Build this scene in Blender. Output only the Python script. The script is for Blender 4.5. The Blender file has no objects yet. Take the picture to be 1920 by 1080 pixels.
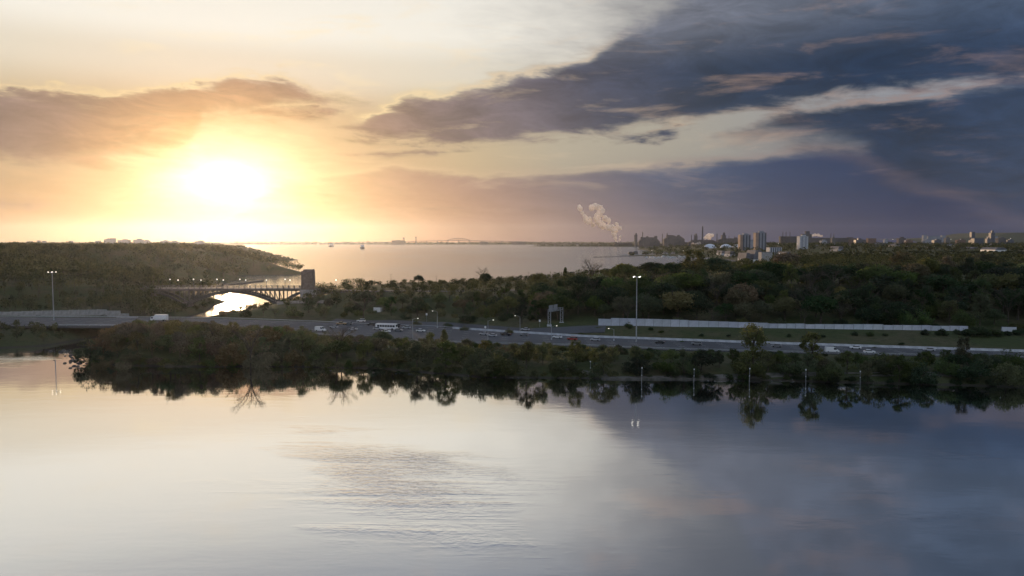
import bpy, bmesh, math, random, bisect
import numpy as np
from mathutils import Vector, Matrix, Euler, noise as mnoise

R = math.radians
scene = bpy.context.scene
COL = scene.collection

# ----------------------------------------------------------------- camera
CAM_Z = 52.0                 # metres above the water
FPX = 1450.0                 # focal length in pixels of the 1920 wide photograph
PITCH = math.atan(90.0 / FPX)
cam_data = bpy.data.cameras.new("camera")
cam_data.sensor_width = 36.0
cam_data.lens = 36.0 * FPX / 1920.0
cam_data.clip_start = 0.5
cam_data.clip_end = 80000.0
cam = bpy.data.objects.new("camera", cam_data)
COL.objects.link(cam)
cam.location = (0, 0, CAM_Z)
cam.rotation_euler = (math.pi / 2 - PITCH, 0, 0)
scene.camera = cam


def pdir(x, y):
    """viewing direction of a photograph pixel (1920x1080)"""
    dx = (x - 960.0) / FPX
    dy = (540.0 - y) / FPX
    c, s = math.cos(PITCH), math.sin(PITCH)
    return Vector((dx, c + dy * s, -s + dy * c))


def at(x, y, z=0.0):
    """point of height z seen at a pixel below the horizon"""
    d = pdir(x, y)
    t = (z - CAM_Z) / d.z
    return Vector((d.x * t, d.y * t, z))


def atY(x, y, Y):
    """point at distance Y seen at a pixel"""
    d = pdir(x, y)
    t = Y / d.y
    return Vector((d.x * t, Y, CAM_Z + d.z * t))


def azel(x, y):
    d = pdir(x, y).normalized()
    return math.atan2(d.x, d.y), math.asin(d.z)


def srgb(r, g, b, k=1.0):
    f = lambda c: ((c / 255 + 0.055) / 1.055) ** 2.4 if c > 10 else c / 255 / 12.92
    return (f(r) * k, f(g) * k, f(b) * k, 1.0)


# ----------------------------------------------------------------- sun
SUN_AZ, SUN_EL = azel(425, 342)
sun_dir = Vector((math.sin(SUN_AZ) * math.cos(SUN_EL), math.cos(SUN_AZ) * math.cos(SUN_EL), math.sin(SUN_EL)))
sd = bpy.data.lights.new("sun", 'SUN')
sd.energy = 3.1
sd.angle = R(0.6)
sd.color = (1.0, 0.66, 0.38)
sun = bpy.data.objects.new("sun", sd)
COL.objects.link(sun)
sun.rotation_euler = (-sun_dir).to_track_quat('-Z', 'Y').to_euler()

# ----------------------------------------------------------------- node helpers


class E:
    """a tiny expression builder over math nodes"""
    nt = None

    def __init__(self, s):
        self.s = s

    @staticmethod
    def m(op, *a, clamp=False):
        n = E.nt.nodes.new('ShaderNodeMath')
        n.operation = op
        n.use_clamp = clamp
        for i, v in enumerate(a):
            if isinstance(v, E):
                E.nt.links.new(v.s, n.inputs[i])
            else:
                n.inputs[i].default_value = v
        return E(n.outputs[0])

    def __add__(self, o): return E.m('ADD', self, o)
    __radd__ = __add__
    def __sub__(self, o): return E.m('SUBTRACT', self, o)
    def __rsub__(self, o): return E.m('SUBTRACT', o, self)
    def __mul__(self, o): return E.m('MULTIPLY', self, o)
    __rmul__ = __mul__
    def __truediv__(self, o): return E.m('DIVIDE', self, o)
    def abs(self): return E.m('ABSOLUTE', self)
    def exp(self): return E.m('EXPONENT', self)
    def min(self, o): return E.m('MINIMUM', self, o)
    def max(self, o): return E.m('MAXIMUM', self, o)
    def smin(self, o, k): return E.m('SMOOTH_MIN', self, o, k)

    def smooth(self, a, b):
        n = E.nt.nodes.new('ShaderNodeMapRange')
        n.interpolation_type = 'SMOOTHSTEP'
        E.nt.links.new(self.s, n.inputs[0])
        n.inputs[1].default_value = a
        n.inputs[2].default_value = b
        return E(n.outputs[0])

    def ramp(self, pts, lo, hi, interp='EASE', color=True):
        """colour (or grey) ramp over lo..hi"""
        n = E.nt.nodes.new('ShaderNodeMapRange')
        E.nt.links.new(self.s, n.inputs[0])
        n.inputs[1].default_value = lo
        n.inputs[2].default_value = hi
        r = E.nt.nodes.new('ShaderNodeValToRGB')
        r.color_ramp.interpolation = interp
        E.nt.links.new(n.outputs[0], r.inputs[0])
        el = r.color_ramp.elements
        pts = sorted(pts, key=lambda p: p[0])
        while len(el) < len(pts):
            el.new(0.5)
        for e, (p, c) in zip(el, pts):
            e.position = min(1, max(0, (p - lo) / (hi - lo)))
        for e, (p, c) in zip(el, pts):
            e.color = c if color else (c, c, c, 1)
        return E(r.outputs[0])


def mixc(f, a, b, blend='MIX', clampf=True):
    n = E.nt.nodes.new('ShaderNodeMix')
    n.data_type = 'RGBA'
    n.blend_type = blend
    n.clamp_factor = clampf
    for v, i in ((f, 0), (a, 6), (b, 7)):
        if isinstance(v, E):
            E.nt.links.new(v.s, n.inputs[i])
        else:
            n.inputs[i].default_value = v
    return E(n.outputs[2])


def scalec(c, f):
    n = E.nt.nodes.new('ShaderNodeVectorMath')
    n.operation = 'SCALE'
    if isinstance(c, E):
        E.nt.links.new(c.s, n.inputs[0])
    else:
        n.inputs[0].default_value = c[:3]
    if isinstance(f, E):
        E.nt.links.new(f.s, n.inputs['Scale'])
    else:
        n.inputs['Scale'].default_value = f
    return E(n.outputs[0])


def addc(a, b):
    n = E.nt.nodes.new('ShaderNodeVectorMath')
    n.operation = 'ADD'
    for i, v in enumerate((a, b)):
        E.nt.links.new(v.s, n.inputs[i])
    return E(n.outputs[0])


def fbm(vec, scale, detail=8.0, rough=0.55, dist=0.0):
    n = E.nt.nodes.new('ShaderNodeTexNoise')
    n.inputs['Scale'].default_value = scale
    n.inputs['Detail'].default_value = detail
    n.inputs['Roughness'].default_value = rough
    n.inputs['Distortion'].default_value = dist
    E.nt.links.new(vec.s, n.inputs['Vector'])
    return E(n.outputs[0])


def combine(x, y, z):
    n = E.nt.nodes.new('ShaderNodeCombineXYZ')
    for i, v in enumerate((x, y, z)):
        if isinstance(v, E):
            E.nt.links.new(v.s, n.inputs[i])
        else:
            n.inputs[i].default_value = v
    return E(n.outputs[0])


# ----------------------------------------------------------------- world: evening sky with cloud banks
DEG = 180 / math.pi


def build_world():
    w = bpy.data.worlds.new("World")
    scene.world = w
    w.use_nodes = True
    nt = w.node_tree
    nt.nodes.clear()
    E.nt = nt
    out = nt.nodes.new('ShaderNodeOutputWorld')
    bg = nt.nodes.new('ShaderNodeBackground')
    nt.links.new(bg.outputs[0], out.inputs[0])
    tc = nt.nodes.new('ShaderNodeTexCoord')
    sp = nt.nodes.new('ShaderNodeSeparateXYZ')
    nt.links.new(tc.outputs['Generated'], sp.inputs[0])
    X, Y, Z = (E(sp.outputs[i]) for i in range(3))
    az = E.m('ARCTAN2', X, Y) * DEG
    el = E.m('ARCSINE', Z) * DEG
    # distance from the sun in degrees (a little squeezed: the glow is wider than high)
    da = (az - SUN_AZ * DEG).abs()
    da = da.min(360.0 - da)
    de = (el - SUN_EL * DEG) * 1.45
    d = E.m('SQRT', da * da + de * de)

    # wisps: noise over direction, stretched along the horizon
    v = combine(az * 0.16 + el * 0.05, el * 0.5, 0.0)
    n1 = fbm(v, 1.0, 8, 0.62, 0.4) - 0.5
    v2 = combine(az * 0.22 + el * 0.2, el * 0.95, 3.0)
    n2 = fbm(v2, 1.6, 5, 0.6, 0.3) - 0.5
    nz = n1 * 1.3 + n2 * 0.7

    elp = el.max(0.0)
    # --- clear air, by distance from the sun
    clear = d.ramp([(0, srgb(255, 232, 185)), (6, srgb(222, 186, 136)), (11, srgb(196, 166, 130)),
                    (17, srgb(190, 172, 140)), (24, srgb(176, 168, 150)), (32, srgb(166, 160, 148)), (45, srgb(136, 140, 148)),
                    (75, srgb(132, 142, 160)), (110, srgb(186, 198, 214)), (180, srgb(200, 211, 228))], 0, 180, 'LINEAR')
    # bright upper air (out of the frame, seen mirrored in the near water)
    up = el.ramp([(0, 0), (8.5, 0.0), (12, 0.5), (14.5, 0.88), (18, 0.88), (30, 0.0), (90, 0.0)], 0, 90, 'EASE', False)
    upf = up * da.ramp([(0, 1), (22, 1), (46, 0.35), (80, 0)], 0, 180, 'EASE', False)
    clear = mixc(upf, clear, srgb(244, 240, 230))
    high = el.smooth(15, 34)
    clear = mixc(high * 0.9, clear, da.ramp([(0, srgb(118, 144, 184)), (80, srgb(124, 146, 180)), (130, srgb(176, 190, 212)), (180, srgb(180, 194, 214))], 0, 180, 'LINEAR'))
    # peach band over the horizon
    horc = d.ramp([(0, srgb(250, 200, 120)), (6, srgb(200, 150, 92)), (10, srgb(172, 126, 86)), (16, srgb(150, 112, 90)),
                   (24, srgb(120, 102, 104)), (34, srgb(56, 68, 94)), (48, srgb(30, 48, 82)), (80, srgb(80, 92, 118)), (110, srgb(150, 160, 180)), (180, srgb(160, 172, 196))], 0, 180, 'LINEAR')
    hz = E.m('EXPONENT', elp * elp * -0.045)
    clear = mixc(hz * 0.85, clear, horc)

    # --- cloud colour, high and low banks
    chi = d.ramp([(0, srgb(240, 190, 112)), (7, srgb(176, 130, 90)), (11, srgb(124, 98, 88)), (16, srgb(104, 90, 92)), (21, srgb(94, 86, 94)), (28, srgb(58, 62, 80)),
                  (36, srgb(32, 47, 70)), (46, srgb(22, 40, 66)), (70, srgb(60, 74, 100)), (180, srgb(80, 96, 124))], 0, 180, 'LINEAR')
    chi = mixc(el.smooth(11.5, 16.0), chi, da.ramp([(0, srgb(180, 178, 180)), (28, srgb(104, 106, 116)), (50, srgb(66, 78, 98)), (80, srgb(80, 94, 116)), (180, srgb(150, 164, 186))], 0, 180, 'LINEAR'))
    clo = d.ramp([(0, srgb(240, 200, 130)), (7, srgb(206, 162, 118)), (12, srgb(172, 138, 120)), (18, srgb(136, 116, 118)), (24, srgb(102, 100, 116)), (31, srgb(58, 80, 114)),
                  (40, srgb(30, 54, 94)), (52, srgb(22, 44, 80)), (180, srgb(80, 96, 124))], 0, 180, 'LINEAR')
    clo = mixc(hz * 0.8, clo, horc)

    AZ0, AZ1, EL0, EL1 = -60.0, 60.0, -10.0, 60.0

    def curve(pts):
        return az.ramp([(azel(x, 300)[0] * DEG, (min(EL1, max(EL0, azel(x, y)[1] * DEG)) - EL0) / (EL1 - EL0)) for x, y in pts], AZ0, AZ1, 'LINEAR', False) * (EL1 - EL0) + EL0

    def band(pts, amp, soft_t, soft_b, nzz=None, sharp=None):
        top = curve([(p[0], p[1]) for p in pts])
        bot = curve([(p[0], p[2]) for p in pts])
        nn = nz if nzz is None else nzz
        t = (top - el + nn * amp) / soft_t
        b = (el - bot + nn * amp) / soft_b
        return t.min(b), b

    front = da.smooth(120, 60)
    b_left = band([(-400, 140, 320), (0, 160, 322), (110, 164, 322), (150, 178, 320), (300, 162, 312), (355, 156, 292), (380, 153, 236), (455, 136, 230), (530, 139, 229), (600, 163, 224), (655, 183, 208), (720, 205, 188)],
                  2.2, 0.8, 1.7)
    b_up = band([(600, 250, 226), (640, 230, 246), (700, 207, 268), (760, 180, 273), (860, 157, 278), (960, 142, 270), (1020, 128, 262), (1070, 108, 258), (1130, 76, 252), (1210, 36, 236),
                 (1300, -20, 222), (1400, -120, 203), (1550, -400, 187), (1700, -900, 169), (1920, -900, 143), (2400, -900, 60)], 2.0, 1.0, 0.8)
    b_right = band([(1290, 272, 240), (1330, 256, 258), (1400, 234, 268), (1460, 214, 270), (1540, 198, 284), (1620, 185, 310), (1700, 174, 350), (1920, 146, 420), (2400, 80, 520)], 1.7, 0.8, 2.2)
    b_low = band([(330, 480, 600), (430, 400, 600), (540, 331, 600), (640, 322, 600), (750, 307, 600), (800, 315, 600), (900, 322, 600), (1000, 322, 600), (1150, 312, 600), (1250, 304, 600), (1340, 296, 600), (1440, 286, 600),
                  (1540, 274, 600), (1700, 262, 600), (1920, 246, 600), (2400, 200, 600)], 1.1, 0.9, 1.0)
    b_s1 = band([(430, 220, 204), (470, 206, 218), (520, 195, 223), (580, 192, 225), (630, 197, 221), (680, 214, 198)], 1.2, 0.5, 0.5)
    b_s2 = band([(610, 296, 284), (660, 286, 295), (720, 281, 296), (800, 279, 292), (860, 282, 286), (920, 292, 276)], 1.0, 0.4, 0.4)
    b_s3 = band([(1090, 268, 250), (1150, 252, 268), (1200, 245, 268), (1260, 240, 258), (1320, 246, 228)], 2.2, 0.5, 0.5, n2)
    b_s4 = band([(-300, 372, 390), (0, 376, 392), (60, 380, 388), (120, 390, 376)], 1.6, 0.8, 0.8, n2)

    def mask(b, a=-0.5, c=1.0):
        return b[0].smooth(a, c) * front

    # soft texture inside the clouds
    tex = fbm(combine(az * 0.13 + el * 0.1, el * 0.42, 9.0), 1.7, 8, 0.66, 0.6)
    chi = mixc((tex - 0.5) * 2.2 + 0.28, chi, scalec(chi, 1.9))
    clo_t = mixc((tex - 0.5) * 1.8 + 0.2, clo, scalec(clo, 1.3))

    # lit rims: bright where the cloud is thin, towards the sun
    rimc = d.ramp([(0, srgb(255, 235, 170)), (14, srgb(255, 230, 175)), (26, srgb(232, 206, 170)), (38, srgb(206, 168, 142)), (52, srgb(170, 140, 130)), (90, srgb(120, 125, 140)), (180, srgb(96, 110, 135))], 0, 180, 'LINEAR')

    # a thin grey sheet that thickens to the right, high up
    sheet = (az + nz * 9.0).smooth(-6, 17) * (el + nz * 3.0).smooth(8.5, 14.5) * front
    col = mixc(sheet * 0.92, clear, da.ramp([(0, srgb(150, 146, 146)), (26, srgb(114, 114, 122)), (45, srgb(76, 86, 102)), (80, srgb(84, 96, 116)), (180, srgb(150, 164, 186))], 0, 180, 'LINEAR'))

    def layer(col, b, cc, rim=0.8, lo=-0.5, hi=1.0):
        m = mask(b, lo, hi)
        edge = (1.0 - (m - 0.38).abs() * 2.6).max(0.0) * (b[1].smooth(0.6, 2.0) * 0.8 + 0.2)
        col = mixc(m, col, cc)
        return mixc(edge * rim * el.smooth(15.5, 11.5), col, rimc)

    col = layer(col, b_low, clo_t, 0.2)
    col = layer(col, b_s4, chi, 0.1)
    col = layer(col, b_s2, chi, 0.3)
    col = layer(col, b_s3, chi, 0.3)
    col = layer(col, b_right, chi, 0.4)
    col = layer(col, b_left, chi, 0.45)
    col = layer(col, b_s1, chi, 0.3)
    col = layer(col, b_up, chi, 0.55)
    # thin veils over the open sky, all round
    veil = (fbm(combine(az * 0.1, el * 0.5, 21.0), 1.2, 8, 0.62, 0.4)).smooth(0.52, 0.72)
    col = mixc(veil * 0.28 * E.m('SUBTRACT', 1.0, hz), col, rimc)

    # the clear-air model of the sky, faint, so that blue comes from overhead and behind
    sky = nt.nodes.new('ShaderNodeTexSky')
    sky.sky_type = 'NISHITA'
    sky.sun_disc = False
    sky.sun_elevation = SUN_EL
    sky.sun_rotation = SUN_AZ
    sky.air_density = 1.0
    sky.dust_density = 1.0
    sky.ozone_density = 1.0
    col = addc(col, scalec(E(sky.outputs[0]), 0.006))

    # glow of the sun through the air
    thick = (mask(b_left) * 0.55).max(mask(b_s1) * 0.5)
    dg_ = (el - SUN_EL * DEG) * 2.0
    dn = E.m('SQRT', da * da + dg_ * dg_) * (n1 * 0.9 + n2 * 0.5 + 1.0)
    g1 = (d * d * -1.1).exp() * 9.0
    g2 = (dn * -0.42).exp() * 2.5 * (1.0 - thick)
    g3 = (d * -0.16).exp() * 0.16
    glow = addc(addc(scalec(srgb(255, 246, 220), g1), scalec(srgb(255, 234, 190), g2)), scalec(srgb(255, 205, 120), g3))
    col = addc(col, glow)
    # below the horizon
    col = mixc(el.smooth(-0.2, -2.0), col, srgb(70, 72, 80))
    nt.links.new(col.s, bg.inputs[0])
    bg.inputs[1].default_value = 1.0
    w.cycles.sampling_method = 'MANUAL'
    w.cycles.sample_map_resolution = 512


build_world()

scene.view_settings.view_transform = 'Standard'
scene.view_settings.look = 'None'
scene.view_settings.exposure = 0.0
scene.view_settings.gamma = 1.0
scene.view_settings.use_curve_mapping = False
scene.render.engine = 'CYCLES'
cy = scene.cycles
cy.use_denoising = True
cy.use_adaptive_sampling = True
cy.adaptive_threshold = 0.02
cy.max_bounces = 6
cy.diffuse_bounces = 2
cy.glossy_bounces = 3
cy.transmission_bounces = 4
cy.transparent_max_bounces = 8
cy.volume_bounces = 1
cy.sample_clamp_indirect = 8.0
cy.caustics_reflective = False
cy.caustics_refractive = False

# ================================================================= materials
MATS = {}


def mat(name, c1, rough=0.8, c2=None, scale=1.0, metallic=0.0, coord='Object', spec=0.3, rnd=0.0, emit=None, detail=4.0, transl=0.0):
    """procedural material: two colours mixed by noise, optional per-object variation"""
    if name in MATS:
        return MATS[name]
    m = bpy.data.materials.new(name)
    m.use_nodes = True
    nt = m.node_tree
    nt.nodes.clear()
    E.nt = nt
    out = nt.nodes.new('ShaderNodeOutputMaterial')
    b = nt.nodes.new('ShaderNodeBsdfPrincipled')
    b.inputs['Roughness'].default_value = rough
    b.inputs['Metallic'].default_value = metallic
    b.inputs['Specular IOR Level'].default_value = spec
    tc = nt.nodes.new('ShaderNodeTexCoord')
    c2 = c2 or tuple(0.72 * x for x in c1)
    f = fbm(E(tc.outputs[coord]), scale, detail, 0.6)
    col = mixc(f.smooth(0.35, 0.65), tuple(c1[:3]) + (1,), tuple(c2[:3]) + (1,))
    if rnd:
        oi = nt.nodes.new('ShaderNodeObjectInfo')
        k = E(oi.outputs['Random'])
        hsv = nt.nodes.new('ShaderNodeHueSaturation')
        nt.links.new(col.s, hsv.inputs['Color'])
        nt.links.new((k * 0.05 + 0.48).s, hsv.inputs['Hue'])
        nt.links.new((E.m('FRACT', k * 7.3) * rnd + (1 - rnd * 0.5)).s, hsv.inputs['Value'])
        nt.links.new((E.m('FRACT', k * 13.7) * 0.5 + 0.7).s, hsv.inputs['Saturation'])
        col = E(hsv.outputs[0])
    nt.links.new(col.s, b.inputs['Base Color'])
    sh = b.outputs[0]
    if transl:
        t = nt.nodes.new('ShaderNodeBsdfTranslucent')
        nt.links.new(scalec(col, 1.25).s, t.inputs[0])
        mx = nt.nodes.new('ShaderNodeMixShader')
        mx.inputs[0].default_value = transl
        nt.links.new(sh, mx.inputs[1])
        nt.links.new(t.outputs[0], mx.inputs[2])
        sh = mx.outputs[0]
    if emit:
        b.inputs['Emission Color'].default_value = tuple(emit[:3]) + (1,)
        b.inputs['Emission Strength'].default_value = emit[3]
    nt.links.new(sh, out.inputs[0])
    MATS[name] = m
    return m


M_leaf = mat('leaf green', (0.10, 0.125, 0.042), 0.7, (0.06, 0.08, 0.03), 0.35, rnd=0.6, transl=0.5, spec=0.2)
M_leaf_olive = mat('leaf olive', (0.14, 0.14, 0.055), 0.7, (0.09, 0.095, 0.038), 0.35, rnd=0.5, transl=0.5, spec=0.2)
M_leaf_rust = mat('leaf russet bud', (0.17, 0.125, 0.065), 0.75, (0.11, 0.09, 0.045), 0.35, rnd=0.5, transl=0.3, spec=0.2)
M_leaf_dark = mat('leaf dark', (0.045, 0.068, 0.026), 0.75, (0.028, 0.044, 0.019), 0.35, rnd=0.6, transl=0.4, spec=0.2)
M_leaf_far = mat('leaf far wood', (0.10, 0.10, 0.04), 0.8, (0.022, 0.032, 0.014), 0.07, transl=0.3, spec=0.1, detail=2.0)
M_bark = mat('bark', (0.10, 0.08, 0.06), 0.9, (0.05, 0.04, 0.03), 2.0)
M_conc = mat('concrete', (0.36, 0.35, 0.33), 0.85, (0.26, 0.25, 0.24), 0.4)
M_conc_w = mat('pale concrete', (0.50, 0.51, 0.53), 0.8, (0.38, 0.39, 0.41), 0.25)
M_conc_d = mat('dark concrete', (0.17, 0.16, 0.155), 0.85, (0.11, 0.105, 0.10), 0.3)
M_steel = mat('painted steel', (0.10, 0.10, 0.10), 0.5, (0.07, 0.07, 0.07), 1.0, metallic=0.2)
M_galv = mat('galvanised steel', (0.42, 0.43, 0.44), 0.45, (0.32, 0.33, 0.34), 2.0, metallic=0.5)
M_white = mat('white paint', (0.78, 0.78, 0.76), 0.5, (0.66, 0.66, 0.65), 1.5)
M_stone = mat('stone ashlar', (0.22, 0.17, 0.14), 0.9, (0.15, 0.115, 0.095), 0.5)
M_wallp = mat('sound wall panel', (0.52, 0.55, 0.60), 0.8, (0.34, 0.36, 0.40), 0.12, rnd=0.18)
M_wpost = mat('sound wall post', (0.28, 0.29, 0.31), 0.8)
M_lamp = mat('lit lamp', (0.9, 0.9, 0.85), 0.4, emit=(1.0, 0.93, 0.8, 3.0))
M_lamp_s = mat('lit lamp far', (0.9, 0.9, 0.85), 0.4, emit=(1.0, 0.93, 0.8, 1.6))
M_glass = mat('dark glass', (0.02, 0.022, 0.025), 0.08, (0.02, 0.02, 0.02), spec=0.6)
M_tyre = mat('tyre', (0.02, 0.02, 0.02), 0.9)
M_red = mat('rear lamp red', (0.5, 0.03, 0.02), 0.4)
M_yellow = mat('marking paint', (0.7, 0.68, 0.62), 0.7, (0.5, 0.5, 0.46), 0.8)
M_rock = mat('rock', (0.12, 0.115, 0.11), 0.9, (0.06, 0.058, 0.055), 0.6)
M_gravel = mat('gravel', (0.15, 0.135, 0.12), 0.95, (0.07, 0.07, 0.055), 0.3)
M_brick = mat('brown brick', (0.20, 0.13, 0.10), 0.9, (0.15, 0.10, 0.08), 0.08)
M_roof = mat('grey roof', (0.16, 0.16, 0.17), 0.9, (0.11, 0.11, 0.12), 0.1)
M_ind = mat('industrial cladding', (0.13, 0.115, 0.11), 0.85, (0.08, 0.075, 0.075), 0.02)
M_fabric = mat('white membrane', (0.62, 0.64, 0.68), 0.6, (0.52, 0.54, 0.58), 0.05)
M_tower = mat('tower wall', (0.30, 0.31, 0.34), 0.8, (0.24, 0.25, 0.28), 0.05)
M_tower_dk = mat('tower dark bay', (0.09, 0.10, 0.12), 0.5, (0.07, 0.075, 0.09), 0.05)
M_tower_tan = mat('tower tan wall', (0.34, 0.25, 0.20), 0.85, (0.28, 0.2, 0.16), 0.05)


def asphalt():
    m = bpy.data.materials.new('asphalt')
    m.use_nodes = True
    nt = m.node_tree
    E.nt = nt
    b = nt.nodes['Principled BSDF']
    tc = nt.nodes.new('ShaderNodeTexCoord')
    p = E(tc.outputs['Object'])
    big = fbm(p, 0.02, 5, 0.6)
    fine = fbm(p, 2.5, 3, 0.6)
    c = mixc(big.smooth(0.35, 0.65), (0.06, 0.06, 0.064, 1), (0.09, 0.09, 0.094, 1))
    c = mixc(fine * 0.3, c, (0.06, 0.06, 0.06, 1))
    nt.links.new(c.s, b.inputs['Base Color'])
    b.inputs['Roughness'].default_value = 0.75
    b.inputs['Specular IOR Level'].default_value = 0.3
    MATS['asphalt'] = m
    return m


M_asphalt = asphalt()


def ground_material():
    m = bpy.data.materials.new('ground grass and soil')
    m.use_nodes = True
    nt = m.node_tree
    E.nt = nt
    b = nt.nodes['Principled BSDF']
    tc = nt.nodes.new('ShaderNodeTexCoord')
    p = E(tc.outputs['Object'])
    a = fbm(p, 0.03, 6, 0.6)
    f = fbm(p, 0.4, 5, 0.65)
    c = mixc(a.smooth(0.4, 0.62), (0.05, 0.062, 0.022, 1), (0.085, 0.075, 0.04, 1))
    c = mixc(f.smooth(0.45, 0.7) * 0.7, c, (0.03, 0.04, 0.016, 1))
    sp = nt.nodes.new('ShaderNodeSeparateXYZ')
    nt.links.new(tc.outputs['Object'], sp.inputs[0])
    z = E(sp.outputs[2])
    c = mixc((z + (f - 0.5) * 1.2).smooth(0.7, 0.3), c, (0.05, 0.045, 0.035, 1))   # stony waterline
    nt.links.new(c.s, b.inputs['Base Color'])
    b.inputs['Roughness'].default_value = 0.95
    b.inputs['Specular IOR Level'].default_value = 0.15
    bp = nt.nodes.new('ShaderNodeBump')
    bp.inputs['Strength'].default_value = 0.8
    bp.inputs['Distance'].default_value = 0.6
    nt.links.new(f.s, bp.inputs['Height'])
    nt.links.new(bp.outputs[0], b.inputs['Normal'])
    return m


def water_material():
    m = bpy.data.materials.new('calm water')
    m.use_nodes = True
    nt = m.node_tree
    nt.nodes.clear()
    E.nt = nt
    out = nt.nodes.new('ShaderNodeOutputMaterial')
    tc = nt.nodes.new('ShaderNodeTexCoord')
    p = tc.outputs['Object']
    sp = nt.nodes.new('ShaderNodeSeparateXYZ')
    nt.links.new(p, sp.inputs[0])
    X, Y = E(sp.outputs[0]), E(sp.outputs[1])
    pe = E(p)
    # streaks and patches stirred by a light breeze
    patch = fbm(combine(X * 0.022 + Y * 0.012, Y * 0.016, 0.0), 1.0, 5, 0.6, 0.5)
    wisp = fbm(combine(X * 0.012 - Y * 0.006, Y * 0.09, 7.0), 1.0, 4, 0.6, 0.8)
    u = (X + 34.0 + (Y - 172.0) * 0.55) / 34.0
    w = (Y - 164.0 - (X + 34.0) * 0.10) / 34.0
    spot = E.m('EXPONENT', (u * u + w * w) * -0.9)
    u2 = (X + 236.0) / 62.0
    w2 = (Y - 338.0) / 20.0
    spot2 = E.m('EXPONENT', (u2 * u2 + w2 * w2) * -1.0)
    near = Y.smooth(470, 330)
    gust = (spot.max(spot2 * 1.0) * 0.85 + (patch - 0.5) * 2.2 + (wisp - 0.5) * 1.6).smooth(0.3, 1.35)
    rip = fbm(combine(X * 0.55 + Y * 0.2, Y * 0.7, 0.0), 1.0, 4, 0.65, 0.3)
    swell = fbm(combine(X * 0.05, Y * 0.12, 0.0), 1.0, 4, 0.55, 0.2)
    far_r = fbm(combine(X * 0.004, Y * 0.0012, 4.0), 1.0, 4, 0.55)
    hgt = rip * (gust * 0.65 + 0.006) * near + swell * 0.075
    bp = nt.nodes.new('ShaderNodeBump')
    bp.inputs['Strength'].default_value = 1.0
    bp.inputs['Distance'].default_value = 0.32
    nt.links.new(hgt.s, bp.inputs['Height'])
    gl = nt.nodes.new('ShaderNodeBsdfGlossy')
    gl.inputs['Color'].default_value = (0.90, 0.905, 0.91, 1)
    rough = near * -0.115 + (0.17 + (far_r - 0.5) * 0.12) + gust * near * 0.06
    nt.links.new(rough.s, gl.inputs['Roughness'])
    nt.links.new(bp.outputs[0], gl.inputs['Normal'])
    df = nt.nodes.new('ShaderNodeBsdfDiffuse')
    df.inputs['Color'].default_value = (0.035, 0.045, 0.05, 1)
    fr = nt.nodes.new('ShaderNodeLayerWeight')
    fr.inputs['Blend'].default_value = 0.5
    nt.links.new(bp.outputs[0], fr.inputs['Normal'])
    fac = E(fr.outputs['Facing'])            # 0 facing .. 1 grazing
    f = (fac.smooth(0.15, 0.85) * 0.88 + 0.09) * (near * 0.26 + 0.74)
    mx = nt.nodes.new('ShaderNodeMixShader')
    nt.links.new(f.s, mx.inputs[0])
    nt.links.new(df.outputs[0], mx.inputs[1])
    nt.links.new(gl.outputs[0], mx.inputs[2])
    nt.links.new(mx.outputs[0], out.inputs[0])
    return m


# ================================================================= object helpers
def link(name, me, parent=None):
    o = bpy.data.objects.new(name, me)
    COL.objects.link(o)
    if parent is not None:
        o.parent = parent
    return o


def tag(o, label=None, cat=None, group=None, kind=None):
    if label:
        o['label'] = label
    if cat:
        o['category'] = cat
    if group:
        o['group'] = group
    if kind:
        o['kind'] = kind
    return o


def empty(name, loc, rz=0.0, scale=1.0):
    o = bpy.data.objects.new(name, None)
    o.empty_display_size = 0.5
    COL.objects.link(o)
    o.location = loc
    o.rotation_euler = (0, 0, rz)
    o.scale = (scale, scale, scale) if not hasattr(scale, '__len__') else scale
    return o


def copy_tree(o, parent=None):
    c = o.copy()
    COL.objects.link(c)
    c.parent = parent
    for ch in list(o.children):
        copy_tree(ch, c)
    return c


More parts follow.
